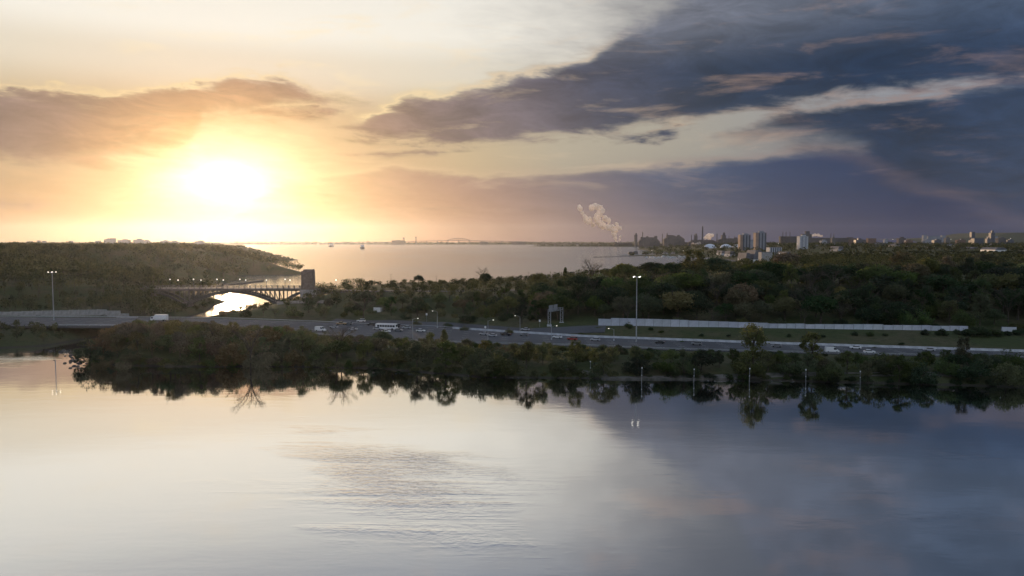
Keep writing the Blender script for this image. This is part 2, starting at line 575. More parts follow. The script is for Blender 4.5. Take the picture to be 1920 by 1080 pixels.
class MB:
    """collects simple shapes into one mesh"""

    def __init__(self):
        self.v, self.f = [], []

    def add(self, vs, fs):
        n = len(self.v)
        self.v += [tuple(p) for p in vs]
        self.f += [tuple(i + n for i in f) for f in fs]
        return self

    def box(self, c, s, rz=0.0):
        cx, cy_, cz = c
        sx, sy, sz = (k / 2 for k in s)
        ca, sa = math.cos(rz), math.sin(rz)
        vs = []
        for dz in (-sz, sz):
            for dx, dy in ((-sx, -sy), (sx, -sy), (sx, sy), (-sx, sy)):
                vs.append((cx + dx * ca - dy * sa, cy_ + dx * sa + dy * ca, cz + dz))
        return self.add(vs, [(3, 2, 1, 0), (4, 5, 6, 7), (0, 1, 5, 4), (1, 2, 6, 5), (2, 3, 7, 6), (3, 0, 4, 7)])

    def bar(self, a, b, w, h=None, n=4):
        """prism from a to b"""
        h = h or w
        a, b = Vector(a), Vector(b)
        d = (b - a).normalized()
        up = Vector((0, 0, 1)) if abs(d.z) < 0.95 else Vector((0, 1, 0))
        s = d.cross(up).normalized()
        t = s.cross(d)
        vs = []
        for p in (a, b):
            for k in range(n):
                an = 2 * math.pi * (k + 0.5) / n
                q = math.sqrt(2) if n == 4 else 1
                vs.append(p + s * (math.cos(an) * w / 2 * q) + t * (math.sin(an) * h / 2 * q))
        fs = [tuple(range(n))[::-1], tuple(range(n, 2 * n))]
        for k in range(n):
            fs.append((k, (k + 1) % n, n + (k + 1) % n, n + k))
        return self.add(vs, fs)

    def cone(self, base, r0, r1, h, n=10):
        bx, by, bz = base
        vs = []
        for r, z in ((r0, 0), (r1, h)):
            for k in range(n):
                a = 2 * math.pi * k / n
                vs.append((bx + r * math.cos(a), by + r * math.sin(a), bz + z))
        fs = [tuple(range(n))[::-1], tuple(range(n, 2 * n))]
        for k in range(n):
            fs.append((k, (k + 1) % n, n + (k + 1) % n, n + k))
        return self.add(vs, fs)

    def lathe(self, c, prof, n=12):
        cx, cy_, cz = c
        vs, fs = [], []
        for r, z in prof:
            for k in range(n):
                a = 2 * math.pi * k / n
                vs.append((cx + r * math.cos(a), cy_ + r * math.sin(a), cz + z))
        for j in range(len(prof) - 1):
            for k in range(n):
                fs.append((j * n + k, j * n + (k + 1) % n, (j + 1) * n + (k + 1) % n, (j + 1) * n + k))
        fs.append(tuple(range(n))[::-1])
        fs.append(tuple((len(prof) - 1) * n + k for k in range(n)))
        return self.add(vs, fs)

    def prism(self, prof, y0, y1):
        """profile in x,z pulled along y"""
        n = len(prof)
        vs = [(x, y0, z) for x, z in prof] + [(x, y1, z) for x, z in prof]
        fs = [tuple(range(n)), tuple(range(n, 2 * n))[::-1]]
        for k in range(n):
            fs.append((k, n + k, n + (k + 1) % n, (k + 1) % n))
        return self.add(vs, fs)

    def mesh(self, name, m):
        me = bpy.data.meshes.new(name)
        me.from_pydata(self.v, [], self.f)
        if m is not None:
            me.materials.append(m)
        me.update()
        return me

    def build(self, name, m, parent=None):
        return link(name, self.mesh(name, m), parent)


# ================================================================= lie of the land
A_POLY = [(460, 240), (181, 271), (90, 284), (28, 290), (-10, 291), (-56, 312), (-143, 316), (-178, 322), (-186, 345), (-190, 380), (-197, 440), (-206, 500),
          (-202, 560), (-186, 610), (-172, 640), (-150, 680), (-100, 705), (-40, 740), (60, 780), (180, 850), (330, 1000), (480, 1350), (560, 1800), (590, 2300), (400, 2560), (395, 2640),
          (620, 2760), (640, 3500), (720, 4500), (1000, 5200), (1500, 5900), (14000, 5900), (14000, 240)]
B_POLY = [(-14000, 360), (-400, 362), (-250, 368), (-228, 378), (-216, 440), (-219, 500), (-222, 560), (-236, 615), (-240, 655), (-300, 690), (-392, 780), (-405, 860), (-360, 960),
          (-335, 1010), (-400, 1080), (-420, 1125), (-308, 1160), (-325, 1220), (-430, 1380), (-560, 1700), (-660, 1880), (-554, 1985), (-600, 2080), (-800, 2500),
          (-1400, 4000), (-2500, 6800), (-3300, 8900), (-14000, 12000)]
D_POLY = [(108, 6280), (170, 6230), (420, 6180), (1500, 5850), (14000, 5850), (14000, 9200), (900, 8300), (500, 7000), (200, 6420)]

ROAD_FAR = [(-460, 452), (-300, 450), (-202, 444), (-113, 438), (-47, 427), (-5, 404), (37, 382), (120, 357), (219, 331), (450, 275)]
ROAD_NEAR = [(-460, 405), (-300, 405), (-183, 403), (-113, 388), (-50, 366), (-10, 355), (34, 348), (67, 337), (122, 327), (207, 313), (450, 262)]
WALL_LINE = [(-460, 520), (-200, 490), (-100, 468), (-47, 450), (0, 428), (45, 402), (130, 389), (217, 377), (450, 345)]


def itp(pl, x):
    return np.interp(x, [p[0] for p in pl], [p[1] for p in pl])


def sst(x, a, b):
    t = np.clip((np.asarray(x, float) - a) / (b - a), 0, 1)
    return t * t * (3 - 2 * t)


def road_z(x):
    return 4.0 + 3.0 * sst(-np.asarray(x, float), 40, 190)


def sdist(poly, X, Y):
    """signed distance to polygon, positive inside"""
    X = np.asarray(X, float)
    Y = np.asarray(Y, float)
    d = np.full(X.shape, 1e18)
    ins = np.zeros(X.shape, bool)
    n = len(poly)
    for i in range(n):
        x0, y0 = poly[i]
        x1, y1 = poly[(i + 1) % n]
        ex, ey = x1 - x0, y1 - y0
        t = np.clip(((X - x0) * ex + (Y - y0) * ey) / (ex * ex + ey * ey), 0, 1)
        dx, dy = X - x0 - t * ex, Y - y0 - t * ey
        d = np.minimum(d, dx * dx + dy * dy)
        c = ((y0 <= Y) & (y1 > Y)) | ((y1 <= Y) & (y0 > Y))
        with np.errstate(divide='ignore', invalid='ignore'):
            xi = x0 + (Y - y0) / (y1 - y0 if y1 != y0 else 1e-9) * ex
        ins ^= c & (X < xi)
    return np.where(ins, 1, -1) * np.sqrt(d)


def smin(a, b, k):
    h = np.clip(0.5 + 0.5 * (b - a) / k, 0, 1)
    return b * (1 - h) + a * h - k * h * (1 - h)


def height(X, Y):
    X = np.asarray(X, float)
    Y = np.asarray(Y, float)
    wob = 4.0 * np.sin(X * 0.031 + 1.3) * np.sin(Y * 0.027) + 2.0 * np.sin(X * 0.083 + Y * 0.06)
    # ---- right-hand land
    sa = sdist(A_POLY, X, Y) + wob * 0.25
    rf, wl, rz = itp(ROAD_FAR, X), itp(WALL_LINE, X), road_z(X)
    bank = rz - 0.35
    wall_z = np.where(X < -40, 7.2 + 2.5 * sst(-X, 40, 150), 7.6)
    toe = rz - 0.35 + (wall_z - rz + 0.35) * sst(Y, rf + 3, wl)
    plateau = 15.0 + 9.5 * sst(X, 10, 140) + 1.5 * sst(X, 150, 300) + wob * 0.12
    hill = toe + (plateau - toe) * sst(Y, wl + 3, wl + 95)
    citz = 24.0 + 0 * X
    hill = np.where(Y > 900, hill + (citz - hill) * sst(Y, 900, 1500), hill)
    slope = 0.42 + (0.05 - 0.42) * sst(Y, 1000, 2000)
    slope = np.where(Y < 700, slope - 0.24 * sst(-X, 95, 135) * sst(Y, 440, 480), slope)
    za = smin(hill, np.maximum(sa, -12) * slope + 0.3 * (sa > 0), 0.6)
    # ---- left-hand land
    sb = sdist(B_POLY, X, Y) + wob * 0.25
    rise = 4.6 + 3.0 * sst(Y, 440, 470) + 28.0 * sst(Y, 500, 1050) * sst(-X, 215, 520) + 11.0 * sst(Y, 490, 555) * (1 - sst(Y, 900, 1100))
    rise = np.where(Y > 1200, rise + (24 - rise) * sst(Y, 1500, 4000), rise) + wob * 0.2
    zb = smin(rise, np.maximum(sb, -12) * 0.30, 1.5)
    # ---- industrial spit and far shore
    zd = smin(3.0 + 0 * X, np.maximum(sdist(D_POLY, X, Y), -60) * 0.05, 0.5)
    zf = np.clip((Y - 8900 - 60 * np.sin(X * 0.0021)) * 0.05, -3, 3.0)
    z = np.maximum(np.maximum(za, zb), np.maximum(zd, zf))
    # the causeway with the railway behind the arch bridge
    return np.maximum(z, -3.0)


def stretch(lo, hi, step, out_lo, out_hi, g):
    a = list(np.arange(lo, hi + 0.1, step))
    s = step
    x = hi
    while x < out_hi:
        s *= g
        x += s
        a.append(min(x, out_hi))
    s = step
    x = lo
    pre = []
    while x > out_lo:
        s *= g
        x -= s
        pre.append(max(x, out_lo))
    return np.array(pre[::-1] + a)


def grid_mesh(name, xs, ys, zf, m, smooth=True):
    XX, YY = np.meshgrid(xs, ys)
    ZZ = zf(XX, YY)
    co = np.stack([XX, YY, ZZ], -1).reshape(-1, 3)
    ny, nx = XX.shape
    idx = np.arange(nx * ny).reshape(ny, nx)
    q = np.stack([idx[:-1, :-1], idx[:-1, 1:], idx[1:, 1:], idx[1:, :-1]], -1).reshape(-1, 4)
    me = bpy.data.meshes.new(name)
    me.from_pydata(co.tolist(), [], q.tolist())
    me.materials.append(m)
    me.polygons.foreach_set('use_smooth', [smooth] * len(me.polygons))
    return me


M_ground = ground_material()
xs = stretch(-460, 330, 6.0, -13900, 13900, 1.09)
ys = stretch(236, 720, 6.0, 100, 15500, 1.035)
GZ = height(*np.meshgrid(xs, ys))
_gx, _gy = list(map(float, xs)), list(map(float, ys))
_gz = GZ.tolist()


def h1(x, y):
    """height of the ground mesh at a place"""
    i = min(max(bisect.bisect_right(_gx, x) - 1, 0), len(_gx) - 2)
    j = min(max(bisect.bisect_right(_gy, y) - 1, 0), len(_gy) - 2)
    u = min(1, max(0, (x - _gx[i]) / (_gx[i + 1] - _gx[i])))
    v = min(1, max(0, (y - _gy[j]) / (_gy[j + 1] - _gy[j])))
    return (_gz[j][i] * (1 - u) + _gz[j][i + 1] * u) * (1 - v) + (_gz[j + 1][i] * (1 - u) + _gz[j + 1][i + 1] * u) * v


ground = tag(link('ground', grid_mesh('ground', xs, ys, lambda a, b: GZ, M_ground)), kind='structure')

me = bpy.data.meshes.new('water')
me.from_pydata([(-14000, -700, 0), (14000, -700, 0), (14000, 15400, 0), (-14000, 15400, 0)], [], [(0, 1, 2, 3)])
me.materials.append(water_material())
water = tag(link('water', me), kind='structure')

# ----------------------------------------------------------------- haze
def make_haze():
    bm = bmesh.new()
    bmesh.ops.create_cube(bm, size=1)
    x0, x1, y0, y1, z0, z1 = -14500, 14500, -900, 15900, -5.0, 345.0
    bmesh.ops.scale(bm, vec=(x1 - x0, y1 - y0, z1 - z0), verts=bm.verts)
    bmesh.ops.translate(bm, vec=((x0 + x1) / 2, (y0 + y1) / 2, (z0 + z1) / 2), verts=bm.verts)
    me = bpy.data.meshes.new('haze')
    bm.to_mesh(me)
    bm.free()
    m = bpy.data.materials.new('evening haze')
    m.use_nodes = True
    nt = m.node_tree
    nt.nodes.clear()
    out = nt.nodes.new('ShaderNodeOutputMaterial')
    v = nt.nodes.new('ShaderNodeVolumePrincipled')
    v.inputs['Color'].default_value = (0.80, 0.86, 0.98, 1)
    v.inputs['Density'].default_value = 1.4e-5
    v.inputs['Anisotropy'].default_value = 0.8
    nt.links.new(v.outputs[0], out.inputs['Volume'])
    me.materials.append(m)
    tag(link('haze', me), kind='stuff')


make_haze()

# ================================================================= roads
def ribbon(name, top_pts, mat_, thick=0.6, zoff=0.0, parent=None):
    """road slab: list of (near xyz, far xyz) pairs"""
    v, f = [], []
    for a, b in top_pts:
        a, b = Vector(a), Vector(b)
        v += [a, b, b - Vector((0, 0, thick)), a - Vector((0, 0, thick))]
    n = len(top_pts)
    for i in range(n - 1):
        p, q = 4 * i, 4 * i + 4
        for k in range(4):
            f.append((p + k, q + k, q + (k + 1) % 4, p + (k + 1) % 4))
    f += [(0, 1, 2, 3), tuple(4 * (n - 1) + k for k in (3, 2, 1, 0))]
    me = bpy.data.meshes.new(name)
    me.from_pydata([tuple(p) for p in v], [], f)
    bm = bmesh.new()
    bm.from_mesh(me)
    bmesh.ops.recalc_face_normals(bm, faces=bm.faces)
    bm.to_mesh(me)
    bm.free()
    me.materials.append(mat_)
    return link(name, me, parent)


XS = list(np.arange(-460, 451, 6.0))
hw_pts = [((x, float(itp(ROAD_NEAR, x)), float(road_z(x))), (x, float(itp(ROAD_FAR, x)), float(road_z(x)))) for x in XS]
highway = tag(ribbon('highway', hw_pts, M_asphalt, 1.1), kind='structure')


def road_pt(x, t, dz=0.0):
    """t = 0 near edge .. 1 far edge"""
    y = float(itp(ROAD_NEAR, x)) * (1 - t) + float(itp(ROAD_FAR, x)) * t
    return Vector((x, y, float(road_z(x)) + dz))


def road_ang(x, t):
    a, b = road_pt(x - 4, t), road_pt(x + 4, t)
    return math.atan2(b.y - a.y, b.x - a.x)


# painted lines: solid edges and dashes
mk = MB()
for t in (0.04, 0.955):
    for i in range(len(XS) - 1):
        a, b = road_pt(XS[i], t, 0.006), road_pt(XS[i + 1], t, 0.006)
        s = Vector((0, 0.14, 0))
        mk.add([a - s, b - s, b + s, a + s], [(0, 1, 2, 3)])
for t in (0.19, 0.34, 0.5, 0.66, 0.81):
    x = -455.0
    while x < 445:
        a, b = road_pt(x, t, 0.006), road_pt(x + 3.2, t, 0.006)
        s = Vector((0, 0.11, 0))
        mk.add([a - s, b - s, b + s, a + s], [(0, 1, 2, 3)])
        x += 10.0
mk_o = mk.build('lane_markings', M_yellow, highway)
mk_o['kind'] = 'stuff'

# the side road that climbs behind the highway
RAMP = [at(1135, 614, 7.2), at(1060, 612, 7.3), at(985, 609.5, 7.4), at(900, 604, 7.5), at(820, 598, 7.8), at(740, 594, 8.2), at(670, 593, 8.4), at(610, 590, 8.8)]


def poly_at(pl, u):
    """point and heading along a polyline, u in metres"""
    for a, b in zip(pl[:-1], pl[1:]):
        L = (b - a).length
        if u <= L:
            return a + (b - a) * (u / L), math.atan2((b - a).y, (b - a).x)
        u -= L
    return pl[-1].copy(), math.atan2((pl[-1] - pl[-2]).y, (pl[-1] - pl[-2]).x)


def polylen(pl):
    return sum((b - a).length for a, b in zip(pl[:-1], pl[1:]))


rp = []
u = 0.0
L = polylen(RAMP)
while u < L:
    p, a = poly_at(RAMP, u)
    nrm = Vector((-math.sin(a), math.cos(a), 0)) * 5.0
    zn, zf_, zc = h1(p.x - nrm.x, p.y - nrm.y), h1(p.x + nrm.x, p.y + nrm.y), h1(p.x, p.y)
    lift = max(0.0, zc - (zn + zf_) / 2) + 0.12
    rp.append(((p.x - nrm.x, p.y - nrm.y, zn + lift), (p.x + nrm.x, p.y + nrm.y, zf_ + lift)))
    u += 6.0
side_road = tag(ribbon('side_road', rp, M_asphalt, 0.5), kind='structure')


def side_pt(px):
    """point on the side road in the column of pixel px"""
    best = min(rp, key=lambda q: abs((q[0][0] + q[1][0]) / 2 / ((q[0][1] + q[1][1]) / 2) * FPX + 960 - px))
    i = rp.index(best)
    j = min(i + 1, len(rp) - 1)
    k = max(i - 1, 0)
    c = (Vector(best[0]) + Vector(best[1])) / 2
    a = (Vector(rp[k][0]) + Vector(rp[k][1])) / 2
    b = (Vector(rp[j][0]) + Vector(rp[j][1])) / 2
    return c, math.atan2((b - a).y, (b - a).x)


# gravel shore path
path_px = [(1060, 699), (1110, 703), (1160, 706), (1220, 706), (1300, 706), (1400, 706), (1500, 707), (1620, 709), (1750, 711), (1900, 714)]
pp = []
for x, y in path_px:
    p = at(x, y, 0.9)
    pp.append(((p.x, p.y - 1.4, max(0.55, h1(p.x, p.y - 1.4) + 0.08)), (p.x, p.y + 1.4, max(0.55, h1(p.x, p.y + 1.4) + 0.08))))
tag(ribbon('shore_path', pp, M_gravel, 0.6), kind='structure')

# ================================================================= trees
def rand_dirs(rg, n):
    v = rg.normal(size=(n, 3))
    return v / np.linalg.norm(v, axis=1, keepdims=True)


def leaf_cloud(rg, centers, radii, n_per, size, flat=0.75, shell=0.55):
    """leaf-sized faces scattered through clumps: returns verts (N,4,3)"""
    out = []
    for c, r, n in zip(centers, radii, n_per):
        d = rand_dirs(rg, n)
        rad = r * (shell + (1 - shell) * rg.random(n) ** 0.5) * (1 + 0.18 * rg.normal(size=n))
        p = c + d * rad[:, None] * np.array([1, 1, flat])
        # leaf plane: roughly facing outward, jittered
        nrm = d + 0.75 * rg.normal(size=(n, 3))
        nrm /= np.linalg.norm(nrm, axis=1, keepdims=True)
        a = np.cross(nrm, rand_dirs(rg, n))
        a /= np.linalg.norm(a, axis=1, keepdims=True) + 1e-9
        b = np.cross(nrm, a)
        s = size * (0.6 + 0.8 * rg.random(n))[:, None]
        out.append(np.stack([p - a * s * 0.5, p - b * s * 0.32, p + a * s * 0.5, p + b * s * 0.32], 1))
    return np.concatenate(out)


def quads_mesh(name, q, m):
    n = len(q)
    me = bpy.data.meshes.new(name)
    me.vertices.add(n * 4)
    me.vertices.foreach_set('co', q.reshape(-1).astype(np.float32))
    me.loops.add(n * 4)
    me.loops.foreach_set('vertex_index', np.arange(n * 4, dtype=np.int32))
    me.polygons.add(n)
    me.polygons.foreach_set('loop_start', np.arange(0, n * 4, 4, dtype=np.int32))
    me.update()
    me.validate()
    me.materials.append(m)
    return me


def limb_mesh(name, rg, H, r0, spread, n_limbs, fork, m, twigs=0, lean=0.0):
    """tapered trunk with limbs"""
    mb = MB()
    top = Vector((lean * H, 0.0, H * fork))
    mb.bar((0, 0, -0.6), top * 0.55, r0 * 2.0, n=6)
    mb.bar(top * 0.5, top, r0 * 1.6, n=6)
    for k in range(n_limbs):
        a = 2 * math.pi * (k + rg.random()) / n_limbs
        s = top * (0.55 + 0.45 * rg.random())
        rr = spread * (0.45 + 0.5 * rg.random())
        e = Vector((s.x + math.cos(a) * rr, s.y + math.sin(a) * rr, H * (0.62 + 0.33 * rg.random())))
        mid = s.lerp(e, 0.5) + Vector((0, 0, 0.08 * H))
        mb.bar(s, mid, r0 * 0.95, n=5)
        mb.bar(mid, e, r0 * 0.5, n=4)
        for t in range(twigs):
            b = a + rg.normal() * 0.9
            q = mid.lerp(e, rg.random())
            e2 = q + Vector((math.cos(b) * spread * 0.35, math.sin(b) * spread * 0.35, H * 0.14 * (0.3 + rg.random())))
            mb.bar(q, e2, r0 * 0.28, n=3)
            for t2 in range(3):
                c = b + rg.normal() * 0.8
                q2 = q.lerp(e2, 0.4 + 0.6 * rg.random())
                e3 = q2 + Vector((math.cos(c) * spread * 0.18, math.sin(c) * spread * 0.18, H * 0.08 * (0.2 + rg.random())))
                mb.bar(q2, e3, r0 * 0.16, n=3)
    return mb.mesh(name, m)


def proto(kind, seed):
    """unit prototypes 10 m tall: (trunk mesh, crown mesh or None)"""
    rg = np.random.default_rng(seed)
    H = 10.0
    if kind == 'round':
        W = 4.0 + rg.random()
        cen, rad, num = [], [], []
        for k in range(22):
            d = rand_dirs(rg, 1)[0]
            d[2] = abs(d[2]) * 1.1 - 0.25
            rr = 0.62 + 0.22 * rg.random()
            cen.append(np.array([d[0] * W * rr, d[1] * W * rr, 5.6 + d[2] * 3.4 * rr]))
            rad.append(1.15 + 0.9 * rg.random())
            num.append(120)
        cen.append(np.array([0, 0, 5.8])); rad.append(W * 0.66); num.append(320)
        q = leaf_cloud(rg, cen, rad, num, 0.62, 0.85, 0.72)
        return limb_mesh('trunk', rg, H, 0.26, W * 0.6, 5, 0.45, M_bark), q
    if kind == 'loose':          # taller, gappy crown of spring foliage
        W = 2.6 + 0.8 * rg.random()
        cen, rad, num = [], [], []
        for k in range(26):
            z = 2.6 + 6.8 * rg.random()
            wz = W * (1.0 - 0.75 * abs((z - 5.2) / 4.9) ** 1.6)
            a = rg.random() * 2 * math.pi
            rr = wz * math.sqrt(rg.random())
            cen.append(np.array([math.cos(a) * rr, math.sin(a) * rr, z]))
            rad.append(0.6 + 0.75 * rg.random())
            num.append(int(50 + 60 * rg.random()))
        q = leaf_cloud(rg, cen, rad, num, 0.46, 1.0, 0.35)
        return limb_mesh('trunk', rg, H, 0.17, W * 0.8, 6, 0.6, M_bark, 2), q
    if kind == 'bush':           # many stems, foliage down to the ground
        W = 4.6
        cen, rad, num = [], [], []
        for k in range(26):
            a = rg.random() * 2 * math.pi
            rr = W * math.sqrt(rg.random())
            z = 1.2 + (7.4 - 0.9 * rr) * rg.random()
            cen.append(np.array([math.cos(a) * rr, math.sin(a) * rr, max(0.8, z)]))
            rad.append(1.1 + 1.1 * rg.random())
            num.append(int(70 + 60 * rg.random()))
        q = leaf_cloud(rg, cen, rad, num, 0.62, 0.95, 0.4)
        return limb_mesh('stem', rg, H * 0.8, 0.13, W * 0.8, 7, 0.25, M_bark, 1), q
    if kind == 'bare':
        q = leaf_cloud(rg, [np.array([rg.normal() * 2, rg.normal() * 2, 5.5 + 2.6 * rg.random()]) for _ in range(16)], [1.1] * 16, [16] * 16, 0.3, 1, 0.2)
        return limb_mesh('trunk', rg, H, 0.2, 4.2, 8, 0.5, M_bark, 6), q
    if kind == 'cone':           # dense upright crown
        cen, rad, num = [], [], []
        for k in range(24):
            z = 1.4 + 8.0 * (k / 24)
            wz = 2.3 * (1 - ((z - 1.0) / 9.6) ** 1.7)
            a = rg.random() * 6.28
            cen.append(np.array([math.cos(a) * wz * 0.55, math.sin(a) * wz * 0.55, z]))
            rad.append(0.5 + wz * 0.42)
            num.append(90)
        q = leaf_cloud(rg, cen, rad, num, 0.5, 1.1, 0.6)
        return limb_mesh('trunk', rg, H, 0.2, 1.2, 4, 0.8, M_bark), q


PROTO = {}
for kind, n in (('round', 6), ('loose', 6), ('bush', 5), ('bare', 3), ('cone', 2)):
    PROTO[kind] = [proto(kind, 100 * (i + 1) + len(kind)) for i in range(n)]
LEAFMESH = {}


def leafmesh(kind, i, m):
    k = (kind, i, m.name)
    if k not in LEAFMESH:
        LEAFMESH[k] = quads_mesh('crown', PROTO[kind][i][1], m)
    return LEAFMESH[k]


RNG = random.Random(7)
NP = np.random.default_rng(11)


def put_tree(kind, x, y, h, m, label, group=None, name='tree', cat='tree', wide=1.0, z=None, i=None):
    i = RNG.randrange(len(PROTO[kind])) if i is None else i
    s = h / 10.0
    z = h1(x, y) if z is None else z
    r = empty(name, (x, y, z - 0.1), RNG.uniform(0, 6.28), (s * wide, s * wide, s))
    link('trunk' if kind != 'bush' else 'stem', PROTO[kind][i][0], r)
    link('crown' if kind != 'bush' else 'foliage', leafmesh(kind, i, m), r)
    tag(r, label, cat, group)
    return r


def scatter(n_try, xr, yr, ok, sep, seed):
    """random points with a minimum spacing (spacing may depend on place)"""
    rg = np.random.default_rng(seed)
    pts = rg.random((n_try, 2)) * [xr[1] - xr[0], yr[1] - yr[0]] + [xr[0], yr[0]]
    keep = pts[ok(pts[:, 0], pts[:, 1])]
    cell = {}
    out = []
    for x, y in keep:
        s = sep(x, y) if callable(sep) else sep
        c = (int(x // s), int(y // s))
        if any(abs(c[0] - q[0]) <= 1 and abs(c[1] - q[1]) <= 1 and (x - px) ** 2 + (y - py) ** 2 < s * s
               for q in ((c[0] + i, c[1] + j) for i in (-1, 0, 1) for j in (-1, 0, 1)) for px, py in cell.get(q, ())):
            continue
        cell.setdefault(c, []).append((x, y))
        out.append((x, y))
    return out


def pxof(x, y, z):
    c, s = math.cos(PITCH), math.sin(PITCH)
    f = y * c - (z - CAM_Z) * s
    return 960 + FPX * x / f, 540 - FPX * (y * s + (z - CAM_Z) * c) / f


def in_view(X, Y, mrg=40):
    return np.abs(X / Y) * FPX < 960 + mrg


# ---- shore trees between the near water and the highway
def near_ok(X, Y):
    s = sdist(A_POLY, X, Y)
    return in_view(X, Y, 60) & (s > 0.2) & (Y < itp(ROAD_NEAR, X) - 3.0) & (X > -185) & (X < 215)


ORD = ['', 'leftmost', 'second from left', 'third from left', 'fourth from left', 'fifth from left', 'sixth from left', 'seventh from left', 'eighth from left', 'ninth from left', 'tenth from left', 'eleventh from left', 'twelfth from left', 'thirteenth from left', 'fourteenth from left', 'fifteenth from left', 'sixteenth from left', 'seventeenth from left', 'eighteenth from left', 'nineteenth from left', 'twentieth from left', 'twenty first from left', 'twenty second from left', 'twenty third from left']
PEND = []          # repeats that still need a word on which one they are


def settle_labels():
    by = {}
    for o, base, px in PEND:
        by.setdefault(base, []).append((px, o))
    for base, L in by.items():
        L.sort(key=lambda t: t[0])
        for i, (px, o) in enumerate(L):
            if len(L) > 1 and i < 23 and len(base.split()) <= 12:
                o['label'] = '%s, %s' % (base, ORD[i + 1])
            elif len(L) > 1 and len(base.split()) <= 13:
                o['label'] = '%s, towards the right' % base
            else:
                o['label'] = base


def skyline(px):
    return float(np.interp(px, [0, 330, 400, 445, 490, 556, 575, 600, 620, 650, 690, 705, 760, 850, 870, 900, 960, 1010, 1050, 1100, 1140, 1180, 1260, 1300, 1350, 1440, 1500, 1600, 1920],
                           [456, 457, 459, 463, 472, 484, 520, 524, 512, 509, 520, 531, 531, 530, 527, 519, 517, 514, 512, 505, 501, 497, 495, 484, 484, 483, 477, 475, 475]))


def cap(x, y, h, gz=None, lo=0.86, hi=1.02):
    """keep a tree under the line where the photograph shows water and sky"""
    gz = h1(x, y) if gz is None else gz
    px, _ = pxof(x, y, gz + h)
    yl = skyline(px)
    if y < 640 and 290 < px < 590:            # keep the arch bridge in sight
        yl = float(np.interp(px, [290, 330, 385, 402, 505, 520, 545, 565, 590], [552, 564, 570, 573, 573, 571, 566, 552, 543]))
    zm = CAM_Z - (yl - 450.0) * y / FPX
    return min(h, max(2.2, (zm - gz) * RNG.uniform(lo, hi)))


LANDM = [(-180, 'by the channel mouth'), (-120, 'below the left white van'), (-60, 'below the white bus'), (-10, 'below the roadside lamp posts'),
         (30, 'below the sign gantry'), (80, 'below the high mast light'), (150, 'below the white sound wall'), (230, 'at the far right')]


def near_land(x):
    return min(LANDM, key=lambda p: abs(p[0] - x))[1]


shore_pts = scatter(9000, (-190, 215), (262, 405), near_ok, lambda x, y: 6.9 if x < 30 else 6.2, 3)
for x, y in shore_pts:
    px, _ = pxof(x, y, 3)
    gz = h1(x, y)
    to_water = float(sdist(A_POLY, np.array([x]), np.array([y]))[0])
    h = RNG.uniform(8.0, 13.0) if px < 1060 else RNG.uniform(6.5, 11.5)
    # the carriageway stays in sight over the tree tops
    ry = float(itp(ROAD_NEAR, x)) + float(np.interp(px, [240, 560, 640, 760, 1000, 1300, 1700, 1740, 1900], [40, 34, 20, 13, 13, 4, 6, 15, 17]))
    zmax = CAM_Z + (float(road_z(x)) - CAM_Z) * (y / ry)
    h = min(h, max(2.4, (zmax - gz) * RNG.uniform(0.78, 1.1)))
    r = RNG.random()
    kind = 'bush' if (r < 0.45 or h < 4) else ('loose' if r < 0.82 else 'round')
    rr = RNG.random()
    if px < 560:
        m = M_leaf_rust if rr < 0.45 else (M_leaf_olive if rr < 0.8 else M_leaf)
    elif px < 1150:
        m = M_leaf_olive if rr < 0.6 else (M_leaf if rr < 0.9 else M_leaf_rust)
    else:
        m = M_leaf if rr < 0.6 else (M_leaf_dark if rr < 0.8 else M_leaf_olive)
    tone = {'leaf russet bud': 'russet', 'leaf olive': 'olive', 'leaf green': 'green', 'leaf dark': 'dark green'}[m.name]
    lm = near_land(x)
    row = "at the water's edge" if to_water < 9 else ('close to the highway' if float(itp(ROAD_NEAR, x)) - y < 11 else 'mid bank')
    if kind == 'bush':
        o = put_tree(kind, x, y, h, m, None, 'shrubs on the near shore', 'shrub', 'shrub', RNG.uniform(1.0, 1.35))
        PEND.append((o, '%s shrub %s %s' % (tone, row, lm), px))
    else:
        o = put_tree(kind, x, y, h, m, None, 'young trees on the near shore', 'tree', 'tree', RNG.uniform(1.15, 1.5))
        PEND.append((o, ('%s young tree %s %s' % (tone, row, lm)).replace('dark green young tree', 'dark young tree'), px))
    o['category'] = 'shrub' if kind == 'bush' else 'tree'
# a fringe of low willow right at the waterline
fr = [p for p in A_POLY[1:8]]
fr_p = [Vector((x, y, 0)) for x, y in fr]
u = 2.0
while u < polylen(fr_p):
    p, a = poly_at(fr_p, u)
    x, y = p.x + RNG.uniform(-0.8, 0.8), p.y + RNG.uniform(0.6, 2.6)
    px, _ = pxof(x, y, 1)
    if -20 < px < 1945:
        h = RNG.uniform(2.6, 5.2) if px < 1120 else RNG.uniform(1.8, 4.2)
        m = RNG.choice([M_leaf_rust, M_leaf_olive, M_leaf] if px < 560 else ([M_leaf_olive, M_leaf_olive, M_leaf] if px < 1150 else [M_leaf, M_leaf_dark, M_leaf]))
        o = put_tree('bush', x, y, h, m, None, 'willow shrubs along the waterline', 'shrub', 'shrub', RNG.uniform(1.1, 1.6), 0.05)
        PEND.append((o, 'low willow fringe at the waterline %s' % near_land(x), px))
    u += RNG.uniform(3.6, 5.6) if p.x < 28 else RNG.uniform(4.5, 8.0)
N_SHORE = len(shore_pts)

